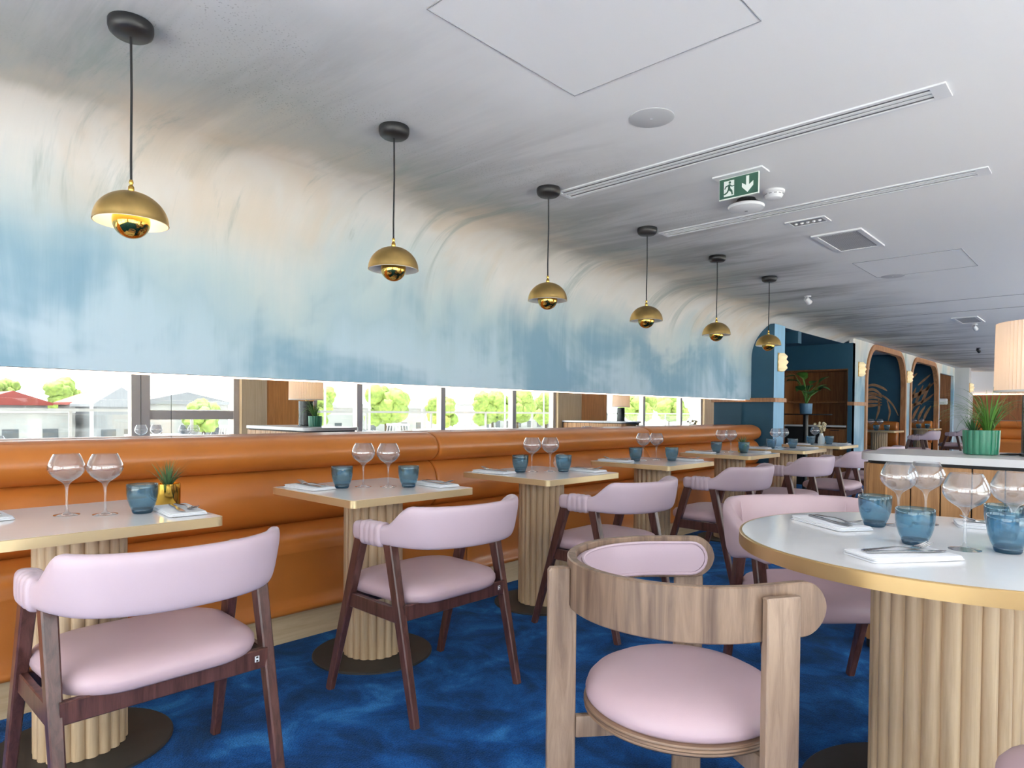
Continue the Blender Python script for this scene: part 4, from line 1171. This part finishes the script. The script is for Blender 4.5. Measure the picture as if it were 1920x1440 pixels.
for k in range(17):
    a = 2.4 * k; h = .14 + .27 * ((k * 7) % 17) / 17; r = .06 + .15 * ((k * 5) % 17) / 17
    e = (math.cos(a) * r, math.sin(a) * r, .12 + h)
    tube(st, [(0, 0, .12), (e[0] * .35, e[1] * .35, .12 + h * .6), e], [.007, .006, .004], 6)
    leaf(lf if k % 3 else l2, e, a, random.uniform(-.2, .8), random.uniform(.14, .20), random.uniform(.055, .085))
obj('stems', st, M['leaf'], t); obj('leaves', lf, M['leaf'], t); obj('dark_leaves', l2, M['leafdark'], t)
def sconce(label, x, y, z):
    t = thing('wall_sconce', label, 'wall light', (x, y, z), 0, 'brass scalloped wall sconces')
    bm = NB(); bx(bm, 0, .012, -.075, .075, -.11, .11, .003); obj('backplate', bm, M['brass'], t, False)
    R = []
    for k in range(13):
        f = -1 + 2 * k / 12; r = .085 * math.sqrt(max(0.02, 1 - .55 * abs(f) ** 2.2)) * (.86 + .14 * math.cos(f * PI * 3))
        R.append([(.012 + r * math.sin(PI * j / 12) * 1.0, -r * math.cos(PI * j / 12), f * .105) for j in range(13)])
    bm = NB(); loft(bm, R); obj('shade', bm, emis('lit_sconce', (240, 218, 174), .45), t, True, 40)
sconce('brass wall sconce on the light blue pier face left of the alcove', -2.98, 7.90, 1.71)
sconce('brass wall sconce between the alcove and the first arch', -2.9, 10.85, 1.78)
sconce('brass wall sconce between the two arches', -2.9, 13.92, 1.80)
sconce('brass wall sconce on the far white column', -2.62, 18.75, 1.75)

# ------------------------------------------------------------------ booths behind the arches
def leafpanel(label, yb, seed):
    t = thing('decorative_panel', label, 'wall panel', (0, yb, 0), 0, 'teal leaf panels in the arches')
    bm = NB(); bx(bm, -3.795, -2.965, -.022, -.001, .95, 2.18); obj('panel', bm, M['tealpanel'], t, False)
    rnd = random.Random(seed); x0, w = -3.795, .83
    def ribbon(P, W):
        pts = catmull([(x0 + a * w, 0, b) for a, b in P], 6); n = len(pts); bm = NB(); R = []
        for i, p in enumerate(pts):
            tg = (pts[min(i + 1, n - 1)] - pts[max(i - 1, 0)]).normalized(); s_ = Vector((-tg.z, 0, tg.x)); q = W * math.sin(PI * (.06 + .9 * i / (n - 1))) + .003
            R.append([(p.x - s_.x * q, -.022, p.z - s_.z * q), (p.x + s_.x * q, -.022, p.z + s_.z * q), (p.x + s_.x * q * .9, -.0245, p.z + s_.z * q * .9), (p.x - s_.x * q * .9, -.0245, p.z - s_.z * q * .9)])
        loft(bm, R); obj('painted_leaf', bm, M['goldleaf'], t, False)
    if seed == 1:
        for k in range(5):
            z = 1.22 + .075 * k; ribbon([(.12, z - .06 + .02 * k), (.28, z + .03), (.45, z + .05), (.62, z + .06 - .03 * k)], .026)
        ribbon([(.2, 1.60), (.42, 1.66), (.62, 1.60), (.72, 1.54)], .022)
        ribbon([(.34, 1.44), (.6, 1.46), (.82, 1.30), (.95, 1.08)], .014)
        ribbon([(.55, 1.40), (.56, 1.2), (.50, 1.0)], .018); ribbon([(.72, 1.36), (.78, 1.16), (.75, .98)], .014)
        ribbon([(.2, 2.05), (.36, 1.96)], .02)
    else:
        ribbon([(.02, 1.42), (.35, 1.47), (.7, 1.58), (.98, 1.80)], .042); ribbon([(.02, 1.24), (.4, 1.28), (.8, 1.42), (.98, 1.56)], .030)
        for k in range(5):
            a = .06 + .16 * k; ribbon([(a, 1.12 + .05 * k), (a + .10, 1.32 + .06 * k), (a + .2, 1.60 + .05 * k)], .026)
        for k in range(5):
            a = .25 + .13 * k; ribbon([(a, .98), (a + .05, 1.12), (a + .16, 1.30)], .024)
        ribbon([(.3, 1.75), (.6, 2.02)], .026); ribbon([(.62, 1.75), (.9, 1.98)], .02)
leafpanel('dark teal panel painted with copper leaves inside the left arch', 13.78, 1)
leafpanel('dark teal panel painted with copper leaves inside the right arch', 16.72, 2)
def booth(label, yb):
    t = thing('booth_bench', label, 'bench', (0, yb, .07), 0, 'orange booth benches in the arches')
    def sx(P, dz, x0=-3.78, x1=-2.968):
        cx = sum(p[0] for p in P) / len(P); cz = sum(p[1] for p in P) / len(P); bm = NB(); R = []
        for x, f in ((x0, 1.0), (x1 - .05, 1.0), (x1 - .02, .95), (x1 - .005, .85), (x1, .7)):
            R.append([(x, -(cx + (p[0] - cx) * f + 3.37), cz + (p[1] - cz) * f + dz) for p in P])
        loft(bm, R); return bm
    obj('seat', sx(SEAT, -.07), M['orange'], t, True, 60); obj('lower_backrest', sx(LOW, -.06), M['orange'], t, True, 60); obj('upper_backrest', sx(TOP, -.06), M['orange'], t, True, 60)
    bm = NB(); bx(bm, -3.78, -2.95, -.5, -.05, 0, .08); obj('plinth', bm, M['oak'], t, False)
booth('orange leather booth bench inside the left arch', 13.74); booth('orange leather booth bench inside the right arch', 16.68)
A8, A9 = (-3.12, 12.93), (-3.05, 15.86)
dup(st0, 'small white table inside the left arch', (*A8, .07), 0, 'tables in the arches')
dup(st0, 'small white table inside the right arch', (*A9, .07), 0, 'tables in the arches')
dup(c0, 'pink armchair in front of the left arch', (-2.52, 12.85, .07), PI / 2 + .1, 'armchairs in front of the arches')
dup(c0, 'pink armchair in front of the right arch, beside the green planter', (-2.45, 15.8, .07), PI / 2, 'armchairs in front of the arches')
for nm, (X, Y) in (('left', A8), ('right', A9)):
    for q, (dx, dy) in enumerate(((-.1, -.12), (.0, .05))):
        put('wine', '%s wine glass on the table inside the %s arch' % (('left', 'right')[q], nm), X + dx, Y + dy, TZ + .07)
    for q, (dx, dy) in enumerate(((.0, -.2), (.12, .0))):
        put('tumb', '%s blue tumbler on the table inside the %s arch' % (('left', 'right')[q], nm), X + dx, Y + dy, TZ + .07)
# service opening
t = thing('service_cabinet', 'brown cabinet with white top in the far wood-lined opening', 'cabinet', (-3.7, 17.9, 0))
bm = NB(); bx(bm, -.7, .55, -.3, .5, 0, .95); obj('body', bm, M['brownwood'], t, False)
bm = NB(); bx(bm, -.72, .58, -.32, .5, .95, .98); obj('worktop', bm, M['worktop'], t, False)
t = thing('towel_dispenser', 'white box fixed on the far wood-lined wall', 'dispenser', (-3.2, 18.40, 1.42))
bm = NB(); bx(bm, -.2, .2, -.1, .05, -.07, .07, .02); obj('case', bm, M['white'], t)
bm = NB(); bx(bm, -.15, .15, -.104, -.098, -.045, -.035); obj('slot', bm, M['greyplastic'], t, False)
# far banquette and mirror band against the far wall
t = thing('far_banquette', 'orange leather banquette against the far end wall behind the planter', 'banquette', (-1.0, 20.55, 0))
def sweep_x(prof, x0, x1):
    bm = NB(); loft(bm, [[(x, -(p[0] + 3.335), p[1]) if False else (x, -(3.335 + p[0]), p[1]) for p in prof] for x in (x0, x1)]); return bm
obj('seat', sweep_x(SEAT, -1.8, 2.4), M['orange'], t, True, 70); obj('lower_backrest', sweep_x(LOW, -1.8, 2.4), M['orange'], t, True, 70); obj('upper_backrest', sweep_x(TOP, -1.8, 2.4), M['orange'], t, True, 70)
bm = NB(); bx(bm, -1.8, 2.4, -.48, -.03, 0, .13); obj('plinth', bm, M['oak'], t, False)
bm = NB(); bx(bm, -2.8, 1.4, 20.57, 20.6, .98, 1.62); o = obj('wood_band', bm, M['brownwood'], None, False); o['kind'] = 'structure'; o.name = 'trim_7'
bm = NB(); bx(bm, -2.8, 1.4, 20.56, 20.598, 1.625, 1.645); o = obj('led_strip', bm, emis('warm_led_far', (255, 214, 180), 4.0), None, False); tag(o, 'glowing warm light strip above the dark wood band on the far wall', 'light strip')
bm = NB(); bx(bm, -2.3, -1.3, 20.56, 20.598, 1.70, 2.08); o = obj('menu_board', bm, M['white'], None, False); tag(o, 'plain white rectangular board on the far end wall', 'board')

# ------------------------------------------------------------------ outside, seen in the mirror
def terr(): 
    bm = NB(); bx(bm, XW + .2, 5.2, -6, 24, -.3, -.02); struct('floor_terrace', bm, mat('terrace_stone', (236, 234, 230), .8))
    bm = NB(); bx(bm, -12, 5.2, -7, -2.75, -.3, -.02); struct('floor_terrace_rear', bm, mat('terrace_stone_rear', (236, 234, 230), .8))
    bm = NB(); bx(bm, 5.2, 220, -60, 220, -3.4, -3.0); struct('floor_quay', bm, mat('quay_ground', (214, 212, 208), .8))
terr()
M['railmetal'] = mat('rail_grey', (120, 122, 122), .5)
t = thing('balcony_railing', 'grey metal terrace railing with glass panels outside the windows', 'railing', (4.8, 0, 0))
bm = NB(); bx(bm, -.03, .03, -5.5, 23, 1.04, 1.085); obj('top_rail', bm, M['railmetal'], t, False)
y = -4.3
while y < 22:
    bm = NB(); bx(bm, -.02, .02, y - .02, y + .02, -.02, 1.04); obj('post', bm, M['railmetal'], t, False); y += 1.75
bm = NB(); bx(bm, -.006, .006, -5.5, 23, .06, 1.0); obj('glass_panel', bm, M['pane'], t, False)
M['bwall'] = mat('pale_render', (128, 128, 128), .8, var=.08, vscale=.5); M['bgrey'] = mat('grey_cladding', (100, 102, 106), .8, var=.1, vscale=2, stretch=(1, 8, .3))
M['broof'] = mat('red_roof', (120, 48, 40), .7, var=.15, vscale=.6); M['bglass'] = mat('dark_window', (50, 56, 62), .2)
def house(label, x, y0, y1, h, roofm, gable, wallm, dep=7, eave=.0):
    t = thing('building', label, 'building', (x, (y0 + y1) / 2, -3.0), 0, 'harbour buildings seen in the mirror')
    w = (y1 - y0) / 2
    bm = NB(); bx(bm, 0, dep, -w, w, 0, h); obj('walls', bm, wallm, t, False)
    bm = NB(); loft(bm, [[(xx, -w - .4, h), (xx, w + .4, h), (xx, w + .4, h + .25), (xx, 0, h + gable + .25), (xx, -w - .4, h + .25)] for xx in (-.5, dep + .3)]); obj('roof', bm, roofm, t, False)
    n = max(2, int((y1 - y0) / 3.0))
    for fl in range(max(1, int(h // 2.6))):
        for k in range(n):
            yy = -w + (k + .5) * 2 * w / n
            bm = NB(); bx(bm, -.05, .02, yy - .6, yy + .6, .8 + 2.6 * fl, 2.1 + 2.6 * fl); obj('window', bm, M['bglass'], t, False)
    return t
house('harbour building with red gabled roof at the far left of the mirror', 76, 11.4, 17.4, 4.3, M['broof'], 1.2, M['bwall'])
house('low white flat-roofed harbour building in the left of the mirror', 66, 5.0, 17.0, 3.6, M['bwall'], .1, M['bwall'])
house('grey clad gabled harbour building beside the window post', 62, 18.2, 22.0, 4.2, M['bgrey'], 1.6, M['bgrey'])
house('red-roofed harbour building behind the grey clad one', 72, 19.0, 24.5, 4.4, M['broof'], 1.3, M['bwall'])
house('pale harbour building with dark gable beyond the door pane', 75, 26, 36, 4.6, M['bgrey'], 1.2, M['bwall'])
house('long pale harbour building behind the masts', 80, 44, 72, 4.4, M['bwall'], .4, M['bwall'])
house('pale harbour building among the trees far right of the mirror', 85, 90, 125, 5.4, M['bwall'], .8, M['bwall'])
M['tree'] = mat('tree_leaves', (104, 122, 52), .8, var=.35, vscale=2.5)
M['trunk'] = mat('tree_trunk', (70, 58, 46), .9)
def tree(label, x, y, h, r, seed):
    rnd = random.Random(seed); t = thing('tree', label, 'tree', (x, y, -3.0), 0, 'harbour trees seen in the mirror')
    bm = NB(); tube(bm, [(0, 0, 0), (.1, 0, h * .4), (0, .1, h * .7)], [.25, .18, .08], 8); obj('trunk', bm, M['trunk'], t)
    bm = NB()
    for k in range(26):
        rr = r * rnd.uniform(.25, .5); a = rnd.uniform(0, 2 * PI); d = r * rnd.uniform(0, .75); z = h * .45 + (h * .5) * rnd.random()
        q = bmesh.ops.create_icosphere(bm, subdivisions=3, radius=rr)
        for v in q['verts']: v.co *= rnd.uniform(.78, 1.12)
        bmesh.ops.translate(bm, vec=(d * math.cos(a), d * math.sin(a), z), verts=q['verts'])
    obj('crown', bm, M['tree'], t, True, 180)
for i, (x, y, h, r, lb) in enumerate(((60, 27.0, 4.8, 1.8, 'small tree beside the first mirrored window post'), (62, 40.5, 6.2, 2.6, 'green tree right of the mirrored lampshade'), (64, 52.0, 6.6, 3.2, 'round green tree in the middle of the mirror'),
        (66, 63.0, 5.6, 2.4, 'low green tree right of the middle window post'), (66, 74, 6.6, 3.0, 'green tree among the masts'), (68, 82, 7.0, 3.4, 'tall green tree left of the mirrored beige pier'), (70, 92, 7.0, 3.4, 'green tree close against the mirrored beige pier'),
        (70, 122, 7.4, 4.0, 'spreading tree in the far mirrored window'), (72, 140, 7.6, 4.2, 'farthest tree near the mirror end'), (90, 16.0, 7.4, 2.2, 'yellow-green tree behind the white building'), (92, 22.6, 7.6, 2.4, 'yellow-green tree behind the red roof'))):
    tree(lb, x, y, h, r, i + 3)
M['mast'] = mat('mast_white', (170, 172, 174), .4)
def boat(label, x, y, h):
    t = thing('sailing_boat', label, 'boat', (x, y, -3.0), 0, 'moored boats seen in the mirror')
    bm = NB(); R = []
    for f, w in ((-1, .3), (-.6, .9), (0, 1.1), (.6, .8), (1, .05)): R.append([(w, f * 4, 1.0), (w * .7, f * 3.8, .2), (0, f * 3.6, 0), (-w * .7, f * 3.8, .2), (-w, f * 4, 1.0)])
    loft(bm, R); obj('hull', bm, M['bwall'], t)
    bm = NB(); tube(bm, [(0, .3, .8), (0, .3, h)], [.09, .05], 8); obj('mast', bm, M['mast'], t)
    bm = NB(); tube(bm, [(0, .3, 2.0), (0, -3.2, 2.1)], .06, 8); obj('boom', bm, M['mast'], t)
for i, (x, y, h, lb) in enumerate(((30, 9.2, 11, 'white-masted boat at the left of the mirror'), (38, 13.3, 10, 'thin-masted boat beside the door frame'), (34, 24.4, 9, 'white-masted boat right of the mirrored lamp'), (36, 29.5, 10, 'boat moored beside the middle tree'),
        (40, 38, 10, 'white-masted boat left of the third window post'), (40, 49, 11, 'tall-masted boat right of the third window post'), (44, 60, 11, 'white-masted boat before the beige pier'))):
    boat(lb, x, y, h)
M['tchair'] = mat('terrace_white', (170, 170, 172), .6)
def terrace_table(label, x, y):
    t = thing('terrace_table', label, 'table', (x, y, -.02), 0, 'terrace tables seen in the mirror')
    bm = NB(); bx(bm, -.35, .35, -.35, .35, .72, .75, .004); obj('tabletop', bm, M['tchair'], t, False)
    bm = NB(); tube(bm, [(0, 0, .02), (0, 0, .72)], .03, 10); lathe(bm, [(0, 0), (.24, 0), (.24, .02), (0, .03)], 24); obj('pedestal', bm, M['railmetal'], t)
for i, (x, y, lb) in enumerate(((3.2, 3.4, 'pale terrace table outside the glazed door'), (3.3, 6.6, 'pale terrace table outside the second window'), (3.3, 8.6, 'pale terrace table outside the third window pane'), (3.3, 10.2, 'pale terrace table outside by the beige pier'), (3.3, 14.2, 'pale terrace table outside the far window'))):
    terrace_table(lb, x, y)
def tchair(label, x, y, rz):
    t = thing('terrace_chair', label, 'chair', (x, y, -.02), rz, 'terrace chairs seen in the mirror')
    bm = NB(); bx(bm, -.22, .22, -.22, .22, .43, .46, .01); obj('seat', bm, M['tchair'], t)
    for sx in (-1, 1):
        for sy in (-1, 1):
            bm = NB(); bar(bm, (sx * .2, sy * .2, .44), (sx * .23, sy * .23, 0), (.03, .03), (.022, .022), (1, 0, 0)); obj('leg', bm, M['tchair'], t, False)
    bm = NB()
    for k in range(5): bar(bm, (-.18 + .09 * k, -.21, .46), (-.18 + .09 * k, -.27, .85), (.02, .012), (.02, .012), (1, 0, 0), .002)
    bar(bm, (-.21, -.27, .85), (.21, -.27, .85), (.04, .02), (.04, .02), (0, 0, 1), .003); obj('slatted_back', bm, M['tchair'], t, False)
for lb, x, y, rz in (('white slatted terrace chair near the second mirrored window', 3.3, 7.25, PI), ('white slatted terrace chair beyond the middle window post', 3.3, 8.0, 0), ('white slatted terrace chair by the beige pier', 3.3, 9.6, 0), ('white slatted terrace chair by the glazed door', 3.2, 4.05, PI)):
    tchair(lb, x, y, rz)

# ------------------------------------------------------------------ camera, light, render settings
F = 1229.712
yaw, pitch, roll = math.radians(42.8187), math.radians(-1.0195), math.radians(.493)
fw = Vector((-math.sin(yaw) * math.cos(pitch), math.cos(yaw) * math.cos(pitch), math.sin(pitch)))
r0 = Vector((math.cos(yaw), math.sin(yaw), 0)); u0 = r0.cross(fw)
rt = r0 * math.cos(roll) + u0 * math.sin(roll); up = -r0 * math.sin(roll) + u0 * math.cos(roll)
cam = bpy.data.cameras.new('camera'); co = bpy.data.objects.new('camera', cam); COL.objects.link(co)
cam.sensor_width = 36; cam.sensor_fit = 'HORIZONTAL'; cam.lens = F * 36 / 1920; cam.shift_y = (793.117 - 720) / 1920
cam.clip_start = .03; cam.clip_end = 400
co.matrix_world = Matrix(((rt.x, up.x, -fw.x, 0), (rt.y, up.y, -fw.y, 0), (rt.z, up.z, -fw.z, 1.10), (0, 0, 0, 1)))
scene.camera = co

w = bpy.data.worlds.new('sky'); scene.world = w; w.use_nodes = True
bg = w.node_tree.nodes['Background']; bg.inputs['Color'].default_value = (.90, .955, 1.0, 1); bg.inputs['Strength'].default_value = 5.0
def portal(name, loc, rot, sx, sy):
    l = bpy.data.lights.new(name, 'AREA'); l.shape = 'RECTANGLE'; l.size = sx; l.size_y = sy; l.cycles.is_portal = True
    o = bpy.data.objects.new(name, l); COL.objects.link(o); o.location = loc; o.rotation_euler = rot
portal('daylight_window_near', (XW + .25, .82, 1.06), (0, PI / 2, 0), 2.1, 6.3)
portal('daylight_window_middle', (XW + .25, 7.94, 1.06), (0, PI / 2, 0), 2.1, 5.6)
portal('daylight_window_far', (XW + .25, 15.0, 1.06), (0, PI / 2, 0), 2.1, 4.8)
portal('daylight_added_end', (XW + .25, 19.45, 1.06), (0, PI / 2, 0), 2.1, 2.3)
portal('daylight_added_rear', (-.65, -2.8, 1.06), (PI / 2, 0, 0), 4.7, 2.1)

sun = bpy.data.lights.new('sun', 'SUN'); sun.energy = 20.0; sun.angle = math.radians(3); sun.color = (1.0, .96, .90)
so = bpy.data.objects.new('sun', sun); COL.objects.link(so)
so.rotation_euler = Vector((-math.cos(math.radians(72)) * .8, math.cos(math.radians(72)) * .6, -math.sin(math.radians(72)))).to_track_quat('-Z', 'Y').to_euler()

cy = scene.cycles
cy.max_bounces = 10; cy.diffuse_bounces = 5; cy.glossy_bounces = 5; cy.transmission_bounces = 6; cy.transparent_max_bounces = 24
cy.caustics_reflective = False; cy.caustics_refractive = False; cy.sample_clamp_indirect = 6.0
cy.use_denoising = True
vs = scene.view_settings
vs.view_transform = 'Standard'; vs.look = 'None'; vs.gamma = 1.0; vs.exposure = 0.25; vs.use_curve_mapping = False
